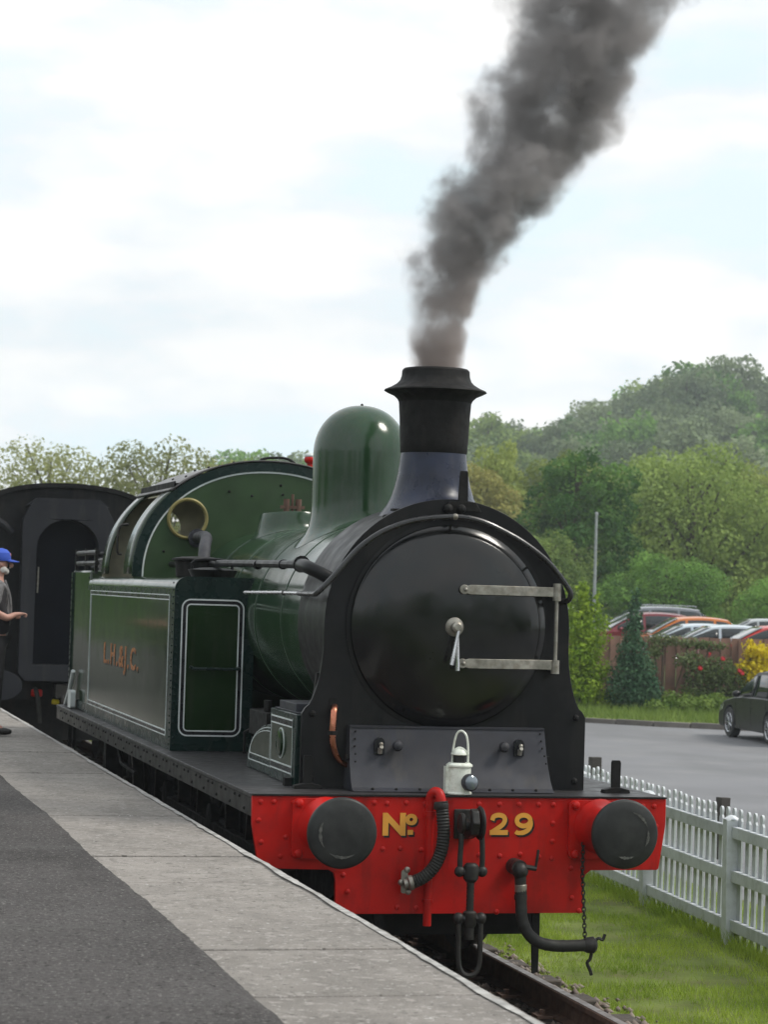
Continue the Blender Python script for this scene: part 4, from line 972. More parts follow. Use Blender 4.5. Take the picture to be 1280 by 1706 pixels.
nd = [((0,0,.93),(.13,.11)), ((0,0,1.10),(.125,.10)), ((-.01,0,1.28),(.14,.115)), ((-.02,0,1.42),(.10,.09)), ((0,0,1.49),(.055,.052)), ((.03,0,1.545),(.058,.055)), ((.035,0,1.62),(.092,.078)), ((.03,0,1.68),(.085,.075)),
      ((-.01,-.17,1.41),.055), ((-.03,-.21,1.16),.045), ((.09,-.20,1.10),.038), ((.165,-.17,1.14),.027),
      ((-.01,.17,1.41),.055), ((-.04,.22,1.16),.045), ((.06,.20,1.08),.038), ((.13,.13,1.12),.027),
      ((0,-.09,.86),.085), ((.01,-.10,.48),.060), ((-.01,-.11,.10),.040), ((.10,-.12,.035),.036),
      ((0,.09,.86),.085), ((-.01,.10,.48),.060), ((-.04,.11,.10),.040), ((.07,.12,.035),.036)]
ed = [(0,1),(1,2),(2,3),(3,4),(4,5),(5,6),(6,7),(3,8),(8,9),(9,10),(10,11),(3,12),(12,13),(13,14),(14,15),(0,16),(16,17),(17,18),(18,19),(0,20),(20,21),(21,22),(22,23)]
hand(nd, ed, 11, nd[11][0], (1,.12,.1), 1); hand(nd, ed, 15, nd[15][0], (1,-.5,.1), -1)
body = skin_mesh('body', nd, ed, 'skin', man)
B().sphere((.132,0,1.603), .016, 8, 6, (1.3,.8,1.5)).sphere((.118,.032,1.628), .009, 8, 6).sphere((.118,-.032,1.628), .009, 8, 6).build('face', 'skin', man)
B().sphere((.03,-.079,1.61), .026, 10, 8, (.7,.35,1)).sphere((.03,.079,1.61), .026, 10, 8, (.7,.35,1)).build('ear', 'skin', man)
B().sphere((.080,0,1.545), .044, 14, 10, (.75,1.05,.75)).sphere((.118,0,1.580), .014, 12, 8, (.5,1.6,.5)).sphere((-.03,0,1.595), .078, 14, 10, (.55,.95,.7)).sphere((.055,-.062,1.56), .028, 10, 8, (1.2,.5,1.1)).sphere((.055,.062,1.56), .028, 10, 8, (1.2,.5,1.1)).build('hair', 'hair', man)
cp_ = B().lathe([(.099,-.012),(.101,.0),(.101,.025),(.092,.065),(.062,.095),(.02,.108),(.001,.109)], (.025,0,1.655), (0,0,1), 24)
cap = cp_.build('cap', 'cap', man)
V = []; 
for i in range(9):
    a = math.radians(-62+124*i/8); V += [(.025+.097*math.cos(a), .097*math.sin(a), 1.660), (.025+(.097+.085*math.cos(a)**.6)*math.cos(a), .088*math.sin(a), 1.640-.006*abs(math.sin(a)))]
q = B().add(V, [(2*i,2*i+1,2*i+3,2*i+2) for i in range(8)]).build('cap_peak', 'cap', cap); q.modifiers.new('s', 'SOLIDIFY').thickness = .006
B().sphere((.117,-.012,1.70), .022, 10, 8, (.35,1.1,.9)).build('cap_badge', 'badge', cap)
tn = [((0,0,.86),(.15,.13)), ((0,0,1.10),(.145,.118)), ((-.012,0,1.28),(.155,.13)), ((-.02,0,1.41),(.125,.105)), ((-.005,0,1.475),(.082,.078)), ((-.01,-.175,1.405),.068), ((-.03,-.215,1.20),.060), ((-.01,.175,1.405),.068), ((-.04,.225,1.20),.060)]
te = [(0,1),(1,2),(2,3),(3,4),(3,5),(5,6),(3,7),(7,8)]
skin_mesh('shirt', tn, te, 'shirt', man)
vn = [((-.02,-.085,.93),(.13,.062)), ((-.02,-.085,1.15),(.135,.062)), ((-.03,-.085,1.32),(.135,.066)), ((-.03,-.10,1.42),(.08,.05)), ((-.02,.085,.93),(.13,.062)), ((-.02,.085,1.15),(.135,.062)), ((-.03,.085,1.32),(.135,.066)), ((-.03,.10,1.42),(.08,.05))]
skin_mesh('waistcoat', [(tuple(Vector(p)+Vector((.028,(-.03 if p[1] < 0 else .03),0))), r) for p, r in vn], [(0,1),(1,2),(2,3),(4,5),(5,6),(6,7),(1,5),(2,6)], 'vest', man, root=1)
trn = [((0,0,.98),(.135,.118)), ((0,-.09,.84),.105), ((.01,-.10,.48),.078), ((-.01,-.11,.07),.064), ((0,.09,.84),.105), ((-.01,.10,.48),.078), ((-.04,.11,.07),.064)]
skin_mesh('trousers', trn, [(0,1),(1,2),(2,3),(0,4),(4,5),(5,6)], 'trous', man)
for s, x in ((-1, .03), (1, 0)): skin_mesh('shoe', [((x-.06,s*.115,.045),(.048,.04)), ((x+.05,s*.12,.04),(.045,.038)), ((x+.15,s*.125,.03),(.04,.026))], [(0,1),(1,2)], 'shoe', man, root=1)
B().tube([(.07,-.06,1.46),(.12,-.10,1.30),(.13,-.12,1.12),(.11,-.12,1.02)], .012, 6, 4).build('camera_strap', 'shirt', man)

# ================================================================== PICKET FENCE
def fline(y): return 3.27+.067*y
fen = empty('picket_fence', (0,0,0), label='white picket fence between the grass verge and the car park', cat='fence')
FB, FH = -.34, 1.13
fd = Vector((.067,1,0)).normalized(); fang = math.atan2(-.067, 1)
pk = None; y = -3.2; k = 0
post_y = [4.33-2.36*2, 4.33-2.36, 4.33, 6.69, 9.05, 11.4, 13.8, 16.1, 18.5, 20.8, 23.2, 25.6]
pk_m = B().prism([(-.043,0.03),(.043,.03),(.043,1.02),(.024,1.045),(.030,1.062)]+[(.034*math.cos(a), 1.082+.034*math.sin(a)) for a in np.linspace(0, PI, 8)]+[(-.030,1.062),(-.024,1.045),(-.043,1.02)], 'yz', -.009, .009)
yy_ = -2.5
while yy_ < 25.5:
    if pk is None: q = pk = pk_m.build('picket', 'fence', fen)
    else: q = pk.copy(); COL.objects.link(q)
    q.location = (fline(yy_)+.045, yy_, FB+random.uniform(-.006,.006)); q.rotation_euler = (random.gauss(0,.006), random.gauss(0,.004), fang+random.gauss(0,.008)); q.location.z += random.gauss(0,.005); yy_ += .168+random.uniform(-.003,.003)
    if q.users == 0: pass
ps = None
for y in post_y:
    if ps is None: q = ps = B().box(-.055,.055,-.055,.055,-.25,1.03).lathe([(.078,0),(.03,.03),(.001,.035)], (0,0,1.03), (0,0,1), 4).build('post', 'fence', fen, bevel=.005)
    else: q = ps.copy(); COL.objects.link(q)
    q.location = (fline(y), y, FB); q.rotation_euler = (random.uniform(-.012,.012), random.uniform(-.012,.004), fang)
for (a, b) in zip(post_y, post_y[1:]):
    for z in (.17,.57,.93):
        A_ = Vector((fline(a),a,FB+z)); B__ = Vector((fline(b),b,FB+z)); M = Matrix.Rotation(fang, 3, 'Z')
        B().obox((A_+B__)/2+Vector((.004,0,random.uniform(-.008,.008))), (.045,(B__-A_).length-.11,.095), M).build('rail', 'fence', fen, bevel=.004)
# bollards in the car park edge
for i, (x, y, h, lab) in enumerate(((5.41,13.0,.98,'short dark timber post left of the locomotive lamp iron, beyond the fence'),(6.2,11.0,.69,'short dark timber post just behind the white fence beside the car park'))):
    q = B().box(-.065,.065,-.05,.05,0,h).build('timber_post', 'post', bevel=.006, loc=(x,y,-.40)); q.rotation_euler = (0,.04*i,.1+.2*i)
    tag(q, lab.replace('left of the locomotive lamp iron, beyond the fence', 'beyond the fence nearest the smokebox'), 'post', 'timber posts behind the fence')

# ================================================================== BROWN BOARD FENCE, SHRUBS
bf_ = empty('board_fence', (0,44,0), label='brown timber board fence behind the shrubs and roses', cat='fence')
bd_ = None; x = 15.2; k = 0
while x < 27.5:
    if bd_ is None: q = bd_ = B().box(-.070,.070,-.012,.012,0,1.86).build('board', 'bfence', bf_)
    else: q = bd_.copy(); COL.objects.link(q)
    q.location = (x, (k % 2)*.028, -.36+random.uniform(-.012,.012)-.0*k); x += .15; k += 1
B().box(15.2,27.5,.05,.10,.1,.18).box(15.2,27.5,.05,.10,1.2,1.28).build('fence_rail', 'bfence', bf_)
for k in range(6): B().box(15.3+k*2.4,15.4+k*2.4,-.07,-.03,-.4,1.45).build('fence_post', 'bfence', bf_)

def leafcloud(lobes, n, size, seed, flat=.0, shell=.5):
    """quads scattered through ellipsoid lobes; lobes = [(cx,cy,cz, rx,ry,rz)]"""
    r = np.random.RandomState(seed); lb = np.array(lobes, float); wgt = (lb[:,3]*lb[:,4]*lb[:,5])**(2/3); wgt /= wgt.sum()
    idx = r.choice(len(lb), n, p=wgt); d = r.normal(size=(n,3)); d /= np.linalg.norm(d, axis=1)[:,None]
    rad = shell+(1-shell)*r.rand(n)**.6; c = lb[idx,:3]+d*lb[idx,3:6]*rad[:,None]+r.normal(size=(n,3))*size*.8
    nrm = d+r.normal(size=(n,3))*.75; nrm[:,2] += .35; nrm /= np.linalg.norm(nrm, axis=1)[:,None]
    a = np.cross(nrm, r.normal(size=(n,3))); a /= np.linalg.norm(a, axis=1)[:,None]; b = np.cross(nrm, a)
    s = size*r.uniform(.6,1.3,n)[:,None]; a = a*s; b = b*s*.62
    V = np.stack([c-a, c-b*1.0, c+a, c+b], 1).reshape(-1,3); F = np.arange(4*n).reshape(-1,4); return V, F
def crown_lobes(r, W, Hh, n, z0=.35, droop=0, spire=0):
    L_ = []
    for i in range(n):
        t = (i+.5)/n; z = z0+(1-z0)*t
        f = math.sin(PI*min(1, max(.12, (1-t)*.92+.08)))**.55 if not spire else (1-t)**.8*.95+.08
        a = i*2.4+r.uniform(-.4,.4); rad = f*W*.5*r.uniform(.50,.86)*(0 if spire and t > .8 else 1)
        lr = W*r.uniform(.10,.19)*(.6+.6*f)
        L_.append((rad*math.cos(a), rad*math.sin(a), z*Hh-lr*.6, lr*r.uniform(.85,1.2), lr*r.uniform(.85,1.2), lr*r.uniform(.65,.95)))
    L_.append((0,0,Hh*(z0+1)/2, W*.28, W*.28, Hh*(1-z0)*.42)); return L_
def make_tree(name, W, Hh, nl, leaves, size, m, seed, z0=.25, loc=(0,0,0), **tg):
    r = random.Random(seed); root = empty(name, loc, **tg); lob = crown_lobes(r, W, Hh, nl, z0)
    V, F = leafcloud(lob, leaves, size, seed, shell=.72)
    np_mesh('crown', V, F, m, root)
    b = B().tube([(0,0,-.3),(.05,.02,Hh*.3),(.0,.05,Hh*.6),(.05,0,Hh*.88)], W*.035, 8, 3, rfun=lambda t: 1.1-.95*t)
    for (cx, cy, cz, rx, ry, rz) in lob[:-1]:
        zz = max(Hh*.12, cz-abs(cx)*.8-abs(cy)*.8-.6); b.tube([(0,0,zz),(cx*.5,cy*.5,(zz+cz)/2),(cx,cy,cz)], W*.012, 5, 2, rfun=lambda t: 1.1-.85*t)
    b.build('trunk', 'bark', root); return root
def place(root, loc, rz, sc_, m=None, label=None, group=None):
    c = copy_tree(root); c.location = loc; c.rotation_euler = (0,0,rz); c.scale = sc_ if isinstance(sc_, tuple) else (sc_,)*3
    if label: c['label'] = label
    if group: c['group'] = group
    if m:
        for ch in c.children:
            if ch.name.startswith('crown'): ch.material_slots[0].link = 'OBJECT'; ch.material_slots[0].material = MT[m]
    return c
# shrubs along the board fence
def shrub(name, loc, lobes, n, size, m, seed, **tg):
    root = empty(name, loc, **tg); V, F = leafcloud(lobes, n, size, seed, shell=.3); np_mesh('foliage', V, F, m, root)
    b = B()
    for (cx, cy, cz, rx, ry, rz) in lobes[:8]: b.tube([(cx*.2,cy*.2,-.05),(cx*.7,cy*.7,cz*.5),(cx,cy,cz)], .018, 5, 2)
    b.build('stem', 'bark', root); return root
def cone_lobes(Hh, W, n, seed):
    r = random.Random(seed); L_ = []
    for i in range(n):
        t = i/(n-1); f = (1-t**1.5)*.9+.06; a = i*2.4
        L_.append((f*W*.28*math.cos(a), f*W*.28*math.sin(a), .2+t*(Hh-.35), f*W*.30+.05, f*W*.30+.05, Hh*.14))
    return L_
shrub('conifer_shrub', (15.25,42.2,-.3), cone_lobes(3.0,1.5,18,1)+[(.55,.1,1.9,.22,.22,.5),(.35,0,2.45,.15,.15,.45),(-.4,0,2.5,.16,.16,.5),(0,0,2.8,.15,.15,.4)], 9000, .05, 't_con', 21, label='bright lime green conifer beside the smokebox, left of the blue-green one', cat='shrub')
shrub('conifer_shrub', (16.35,41.6,-.3), [(0,0,.5,.72,.6,.5),(.05,0,.95,.62,.5,.45),(0,0,1.4,.42,.4,.45),(.02,0,1.9,.26,.26,.45),(.04,0,2.35,.18,.18,.4),(.06,0,2.75,.10,.10,.28),(.3,0,.5,.5,.5,.45)], 9000, .042, 't_cond', 22, label='pointed dark blue-green conifer in front of the board fence', cat='shrub')
shrub('yellow_shrub', (20.30,43.2,-.3), [(0,0,1.0,.55,.4,.45),(.1,0,1.45,.4,.35,.25),(-.2,0,1.55,.14,.2,.30),(.4,0,1.2,.35,.3,.4),(.7,0,1.0,.3,.3,.4),(-.25,0,.9,.25,.25,.35)], 2600, .055, 't_yel', 23, label='shrub with bright yellow leaves at the right end of the board fence', cat='shrub')
rs_ = shrub('rose_bush', (18.75,43.1,-.3), [(0,0,.9,.50,.3,.40),(-.3,0,1.25,.45,.25,.22),(.5,0,1.0,.45,.3,.40),(.9,0,.7,.5,.3,.45),(-.1,0,.45,.5,.3,.25),(.5,0,.35,.6,.3,.3)], 3800, .045, 't_rose', 24, label='climbing rose with a few red flowers against the brown fence', cat='rose bush')
for (x, z) in ((-.20,1.05),(.86,1.01),(.93,.95),(.05,1.42),(.40,1.30)):
    q = B().lathe([(.02,-.02),(.05,0),(.065,.03),(.05,.06),(.03,.04),(.02,.05),(.001,.05)], (0,0,0), (0,-1,.4), 10).build('rose_flower', 'rosef', rs_); q.location = (x,-.42,z)
    if z > 1.4: q.scale = (.6,.6,.6)
shrub('climbing_plant', (17.9,43.6,-.3), [(0,0,1.72,.45,.15,.16),(.7,0,1.66,.5,.15,.13),(1.3,0,1.60,.5,.15,.12),(-.2,0,1.45,.2,.15,.2),(-.35,0,.9,.12,.12,.6)], 1700, .04, 't_rose', 25, label='thin climber trailing along the top of the brown fence', cat='climber')
wl = []
rw = random.Random(8)
for k in range(26): wl.append((rw.uniform(-1.6,3.8), rw.uniform(-1.5,1.2), rw.uniform(.05,.30), rw.uniform(.2,.45), rw.uniform(.2,.4), rw.uniform(.12,.34)))
V, F = leafcloud(wl, 11000, .05, 31, shell=.2); V = V+np.array([17.6,41.6,-.3]); o = np_mesh('weeds', V, F, 'weed'); tag(o, 'leafy weeds at the foot of the board fence', 'weeds', kind='stuff')

# ================================================================== CARS
def make_car(name, loc, rz, paint, L_=4.0, W=1.72, Hh=1.48, style='hatch', label='', group=None, rails=False):
    """nose towards local +x, wheels on z=0"""
    root = empty(name, loc, rz, label=label, cat='car', group=group)
    hb = Hh*.60; f = L_/2
    body = [(-f,.28),(-f+.02,.50),(-f+.05,hb-.12),(-f+.12,hb+.02),(-f*.4,hb+.03),(f*.25,hb),(f*.50,hb-.03),(f*.80,hb-.12),(f*.94,hb-.22),(f*.99,.46),(f,.32),(f*.96,.22)]
    wb = L_*.315; wr = .315
    low = []
    for cx in (wb, -wb):
        low += [(cx+(wr+.05)*math.cos(a), max(.21, wr+(wr+.05)*math.sin(a)-.0)) for a in np.linspace(-.35, PI+.35, 12)]
    outline = body+low+[(-f*.97,.24)]
    b = B(); hw = W/2
    secs = ((-hw, .0), (-hw+.06, .0), (0, 0), (hw-.06, 0), (hw, 0))
    b.prism(outline, 'xz', -hw+.02, hw-.02)
    bo = b.build('body', paint, root, angle=40, bevel=.05)
    # greenhouse
    if style == 'hatch': gb, gt = [(-f*.97,f*.50)], [(-f*.78,f*.02)]
    else: gb, gt = [(-f*.98,f*.46)], [(-f*.90,f*.04)]
    (b0, b1), (t0, t1) = gb[0], gt[0]
    hw1 = hw-.05; hw2 = hw-.22; z0_, z1_ = hb-.02, Hh
    def top(x):
        if x > t1: q_ = (b1-x)/(b1-t1); return z0_+(z1_-.05-z0_)*(q_**.86)
        if x < t0: q_ = (x-b0)/(t0-b0); return z0_+(z1_-.10-z0_)*(q_**.6)
        q_ = (x-t0)/(t1-t0); return z1_-.10+.05*q_+.075*math.sin(PI*min(1, q_*.9+.1))**.8*(1 if q_ < 1 else 0)
    def hwid(z): return hw1-(hw1-hw2)*(z-z0_)/(z1_-z0_)
    st = sorted(set([b0, b0+.04]+list(np.linspace(t0, t1, 9))+list(np.linspace(t1, b1, 6))+[b0+(t0-b0)*.5]))
    V = []; F = []
    for x in st:
        zt = max(top(x), z0_+.004); wt = hwid(zt)
        V += [(x,-hw1,z0_),(x,-wt,zt-.03*(zt > z0_+.1)),(x,-wt*.72,zt+.012),(x,0,zt+.025),(x,wt*.72,zt+.012),(x,wt,zt-.03*(zt > z0_+.1)),(x,hw1,z0_)]
    for i in range(len(st)-1):
        for k in range(6): F.append((7*i+k, 7*i+k+1, 7*i+8+k, 7*i+7+k))
    gh_ = B().add(V, F).build('cabin', paint, root, angle=50)
    def grid_pane(rows, nm):
        q = B(); V = []; n_ = len(rows[0])
        for r_ in rows: V += r_
        q.add(V, [(i*n_+k, i*n_+k+1, (i+1)*n_+k+1, (i+1)*n_+k) for i in range(len(rows)-1) for k in range(n_-1)])
        o_ = q.build(nm, 'sglass' if nm == 'window' else 'glass', root); md = o_.modifiers.new('s', 'SOLIDIFY'); md.thickness = .012; md.offset = 0; return o_
    for s in (-1, 1):
        for (u0_, u1_) in ((.05,.27),(.30,.585),(.615,.90)):
            lo = []; hi = []
            for k in range(7):
                x = b0+(b1-b0)*(u0_+(u1_-u0_)*k/6); zb = z0_+.055; zt = max(zb+.01, z0_+(top(x)-z0_)*.86-.01)
                lo.append((x, s*(hwid(zb)+.006), zb)); hi.append((x, s*(hwid(zt)+.006), zt))
            grid_pane([lo, hi], 'window')
    xs_ = np.linspace(t1+.06, b1-.03, 7)
    grid_pane([[(x, f_*(hwid(top(x))-.07), top(x)+.012+.022*(1-abs(f_))+.008) for f_ in (-1,-.6,0,.6,1)] for x in xs_], 'windscreen')
    xs_ = np.linspace(b0+.06, t0-.02, 4)
    grid_pane([[(x, f_*(hwid(top(x))-.09), top(x)+.012+.022*(1-abs(f_))+.010) for f_ in (-1,-.6,0,.6,1)] for x in xs_], 'rear_window')
    for s in (-1, 1):
        mb = B().sphere((b1-.42, s*(hw+.06), hb+.06), .10, 10, 8, (.7,.9,.7)); mb.build('mirror', paint, root)
        for k in (b0+(b1-b0)*.34, ): B().box(k-.1,k+.06,s*(hw-.02)-.01,s*(hw-.02)+.012,hb-.16,hb-.13).build('door_handle', paint, root)
        dl = B()
        for xx in (b0+(b1-b0)*.31, b0+(b1-b0)*.62, f*.42): dl.box(xx-.006,xx+.006,s*(hw-.019)-.003,s*(hw-.019)+.003,.30,hb-.03)
        dl.build('door_gap', 'lblack', root)
        hl = B().prism([(f*.80,hb-.17),(f*.93,hb-.26),(f*.95,hb-.36),(f*.84,hb-.30)], 'xz', s*(hw-.02)-.02, s*(hw-.02)+.008); hl.build('headlight', 'rim', root)
        tl = B().box(-f+.03,-f+.12,s*(hw-.02)-.03,s*(hw-.02)+.008,hb-.32,hb-.08); tl.build('tail_light', 'red', root)
        for cx in (wb, -wb):
            wq = B().lathe([(.20,-.09),(wr-.02,-.095),(wr,-.07),(wr,.07),(wr-.02,.095),(.215,.09),(.20,.05)], (cx, s*(hw-.10), wr), (0,s,0), 28, True, False).build('wheel', 'tyre', root)
            rb_ = B().lathe([(.212,.085),(.205,.098),(.19,.085),(.19,.03)], (cx, s*(hw-.10), wr), (0,s,0), 28, False, False).lathe([(.05,.05),(.045,.085),(.001,.09)], (cx, s*(hw-.10), wr), (0,s,0), 14)
            for k in range(7):
                a = 2*PI*k/7; d_ = Vector((math.cos(a),0,math.sin(a))); c_ = Vector((cx, s*(hw-.10)+s*.075, wr)); rb_.tube([c_+d_*.03, c_+d_*.20], .020, 5)
            rb_.build('rim', 'rim', wq)
    B().box(f*.97,f*1.005,-hw*.55,hw*.55,.34,.50).build('grille', 'lblack', root)
    if rails:
        rr__ = B()
        for s in (-1, 1): rr__.tube([(t0+.1,s*(hw2-.08),z1_),(t0+.25,s*(hw2-.08),z1_+.05),(t1-.4,s*(hw2-.08),z1_+.05),(t1-.2,s*(hw2-.08),z1_)], .018, 6, 3)
        rr__.build('roof_rail', 'rim', root)
    return root
def paint(name, c, r=.22): return mat(name, c, r, var=.05, coat=.35, rvar=.03, spec=.4)
pd = dict(dark=mat('paint_charcoal', (.012,.0115,.015), .3, var=.05, spec=.35, rvar=.03), orange=paint('paint_orange', (.62,.17,.025)), red=paint('paint_red', (.55,.035,.03)), maroon=paint('paint_maroon', (.20,.02,.03)),
          silver=paint('paint_silver', (.42,.44,.46)), white=paint('paint_pale_blue', (.55,.62,.68)), black=paint('paint_black', (.02,.022,.025)), grey=paint('paint_grey', (.20,.21,.24)), purple=paint('paint_plum', (.13,.08,.14)))
make_car('parked_car', (16.25,32.05,-.385), math.radians(86), pd['dark'], 3.95, 1.70, 1.46, label='charcoal hatchback parked at the kerb at the right edge of the picture')
GC = 'cars parked beyond the board fence'
cars = [
 ('red', 25.0, 54.0, 'red hatchback parked nearest the yellow shrub', 'hatch', 0, 4.1, 1.38, 172),
 ('white', 24.4, 56.6, 'pale blue car between the red hatchback and its pale blue twin', 'hatch', 0, 4.1, 1.33, 170),
 ('white', 24.4, 59.0, 'pale blue car right beside the orange hatchback', 'hatch', 0, 4.1, 1.32, 172),
 ('orange', 25.2, 61.5, 'orange hatchback parked behind the brown fence', 'hatch', 0, 4.1, 1.52, 171),
 ('maroon', 25.0, 65.0, 'dark red car to the left of the orange hatchback', 'hatch', 0, 4.3, 1.60, 172),
 ('grey', 26.6, 69.0, 'grey estate with silver roof rails behind the red car', 'estate', 1, 4.7, 1.80, 174),
 ('silver', 24.2, 74.0, 'silver car parked far left behind the lime conifer', 'hatch', 0, 4.2, 1.75, 174),
 ('black', 29.6, 71.5, 'black estate parked just right of the estate with roof rails', 'estate', 0, 4.6, 1.66, 8),
 ('silver', 33.0, 74.0, 'silver car parked right of the black estate', 'hatch', 0, 4.2, 1.42, 176),
 ('purple', 35.0, 76.5, 'plum coloured car among those furthest right', 'hatch', 0, 4.2, 1.45, 176),
 ('white', 37.6, 79.0, 'pale car at the far right end of the parked row', 'hatch', 0, 4.2, 1.45, 176),
]
for (c, x, y, lab, st, ra, ln, hh, az) in cars:
    make_car('parked_car', (x, y, .37), math.radians(az), pd[c], ln, 1.74, hh, st, lab, GC, bool(ra))

# lamp post
lp = empty('lamp_post', (27.0,75,.4), label='thin grey pole rising in front of the trees beside the parked cars', cat='pole')
B().cyl((0,0,0),(0,0,5.25),.075,.05,12).build('pole', 'galv', lp)
B().lathe([(.07,0),(.07,.06),(.03,.10)], (0,0,5.25), (0,0,1), 12).build('pole_cap', 'galv', lp)

# ================================================================== TREES
tA = make_tree('broadleaf_tree', 9.5, 9.8, 46, 30000, .115, 't_mid', 1, .12, (39.2,96,.3), label='largest rounded green tree behind the parked cars at right', cat='tree')
tB = make_tree('broadleaf_tree', 5.6, 9.0, 30, 20000, .105, 't_dark', 2, .15, (31.6,91,.3), label='deep green tree behind the thin grey pole', cat='tree')
tC = make_tree('broadleaf_tree', 5.5, 9.0, 26, 15000, .12, 't_aut', 3, .15, (32.3,109,.3), label='olive and yellow tree just right of the chimney', cat='tree')
place(tA, (28.0,86,.3), 1.2, (.62,.62,.52), 't_mid', 'low green tree behind the lime conifer')
place(tA, (33.4,84,.3), 2.9, (.60,.60,.42), 't_dark', 'low bushy tree between the pole and the largest tree')
place(tB, (38.3,113,.3), .5, (1.0,1.0,1.14), 't_lite', 'pale green tree rising behind the deep green tree')
place(tC, (34.7,114,.3), 2.2, (.75,.75,1.18), 't_lite', 'pale green pointed tree above the olive tree')
place(tB, (46.5,98,.3), 1.9, (1.1,1.1,.94), 't_lite', 'yellow-green tree at the right edge behind the cars')
place(tA, (50,112,.3), .8, (.9,.9,1.02), 't_lite', 'tall pale tree at the far right edge')
place(tA, (43.5,84,.3), 4.0, (.70,.70,.58), 't_mid', 'dark bushy tree low at the right edge behind the cars')
place(tC, (28.5,108,.3), 5.0, (.9,.9,.85), 't_aut', 'olive tree partly hidden by the chimney')
place(tB, (26.5,98,.3), 3.0, (.9,.9,.8), 't_dark', 'dark tree partly hidden by the smokebox')
place(tA, (37.5,79.5,.3), 5.2, (.55,.55,.36), 't_dark', 'low dark bushes directly behind the parked cars')
# willows on the left
tW = make_tree('willow_tree', 6.2, 8.2, 34, 11000, .085, 't_wil', 5, .2, (7.2,88,.3), label='pale grey-green willow at the left edge above the coach', cat='tree')
GW = 'pale willows behind the coach'
place(tW, (11.3,84,.3), 1.1, (1.02,1.02,1.0), 't_wil', 'pale willow between the coach roof and the cab')
place(tW, (14.6,86,.3), 2.7, (.9,.9,.93), 't_wily', 'yellowish willow next to the cab roof')
place(tW, (3.4,92,.3), 4.2, (.9,.9,.78), 't_wil', 'low willow at the extreme left of the picture')
place(tW, (17.5,92,.3), 3.7, (.9,.9,.80), 't_wily', 'yellow-green tree top just above the cab roof')
place(tW, (21.5,98,.3), 3.7, (.9,.9,.84), 't_wily', 'pale tree top above the cab left of the dome')
# hillside wood
tH = [make_tree('hill_tree', 9.5, 8.6, 22, 3600, .30, 't_hill', 40+i, .15, (0,0,0), label='grey-green tree in the wood on the far hillside', cat='tree', group='trees of the hillside wood') for i in range(4)]
first = [True]*4; rh = random.Random(12); cnt = 0
mats = ['t_hill','t_hill','t_hill','t_mid','t_hill','t_dark']
rows = [(y, 7.2+.0*y) for y in (165,185,205,225,245,265,285,305,325,345,363,380,395,405)]
for (y, stp) in rows:
    x = .175*(y+14)-4
    x1 = .452*(y+14)-4
    if y < 240: x = .20*(y+14)
    while x < x1:
        x += stp*rh.uniform(.75,1.3)*(1.15 if y < 300 else 1)
        tt = x/(y+14)
        if tt < .275 and y < 395 and tt > .215: continue
        if tt < .215 and y < 300: continue
        i = rh.randrange(4); s_ = rh.uniform(.85,1.35); yy1 = y+rh.uniform(-6,6)
        root = tH[i]
        loc = (x, yy1, H(x, yy1)-1.6); sc3 = (s_*rh.uniform(.85,1.2), s_, s_*rh.uniform(.8,1.1))
        if first[i]: root.location = loc; root.scale = sc3; first[i] = False
        else:
            mm_ = rh.choice(mats); q = place(root, loc, rh.uniform(0,6.28), sc3, mm_)
            if y >= 380: q['label'] = 'tree on the skyline of the wooded hill'; q['group'] = 'trees along the skyline of the hill'
            elif mm_ == 't_mid': q['label'] = 'lighter green tree on the slope of the wooded hill'; q['group'] = 'lighter trees on the hillside'
            elif mm_ == 't_dark': q['label'] = 'deep green tree on the slope of the wooded hill'; q['group'] = 'deep green trees on the hillside'
        cnt += 1

# ================================================================== SMOKE
PL = [(3.80,.0,.17),(3.90,.0,.19),(3.98,.01,.215),(4.37,.03,.26),(4.65,.12,.33),(4.86,.26,.38),(5.10,.41,.42),(5.36,.61,.46),(5.60,.76,.51),(5.93,.88,.55),(6.22,.99,.59),(6.43,1.05,.62),(7.0,1.40,.78),(8.2,2.0,1.05)]
Z0, Z1 = PL[0][0], PL[-1][0]
def plume(z): return lerp_tab(z, [(a, b) for a, b, c in PL]), lerp_tab(z, [(a, c) for a, b, c in PL])
b = B(); V = []; F = []; n_ = 20; zs = [3.80+.001]+list(np.linspace(3.93, 8.2, 36))
for z in zs:
    cx, R_ = plume(z); k = .97 if z < 3.85 else 1.45
    if z < 3.93: R_ = .155; k = 1
    if z == zs[1]: k = 1.1
    for i in range(n_): V.append((cx+R_*k*math.cos(2*PI*i/n_), CY+.06*(z-3.9)+R_*k*math.sin(2*PI*i/n_), z))
for j in range(len(zs)-1):
    for i in range(n_): F.append((j*n_+i, j*n_+(i+1) % n_, (j+1)*n_+(i+1) % n_, (j+1)*n_+i))
F += [tuple(range(n_-1,-1,-1)), tuple((len(zs)-1)*n_+i for i in range(n_))]
sm = bpy.data.materials.new('smoke_volume'); sm.use_nodes = True; t = sm.node_tree; t.nodes.clear()
out = N(t, 'ShaderNodeOutputMaterial'); pv = N(t, 'ShaderNodeVolumePrincipled'); c = N(t, 'ShaderNodeTexCoord')
def math_(op, a, b_=None, c_=None, clamp=False):
    n = N(t, 'ShaderNodeMath', operation=op); n.use_clamp = clamp
    for i, v in enumerate((a, b_, c_)):
        if v is None: continue
        if isinstance(v, (int, float)): n.inputs[i].default_value = v
        else: t.links.new(v, n.inputs[i])
    return n.outputs[0]
def vnoise(scale, detail, vec, dim='3D', rough=.5):
    n = N(t, 'ShaderNodeTexNoise'); n.inputs['Scale'].default_value = scale; n.inputs['Detail'].default_value = detail; n.inputs['Roughness'].default_value = rough
    t.links.new(vec, n.inputs['Vector']); return n
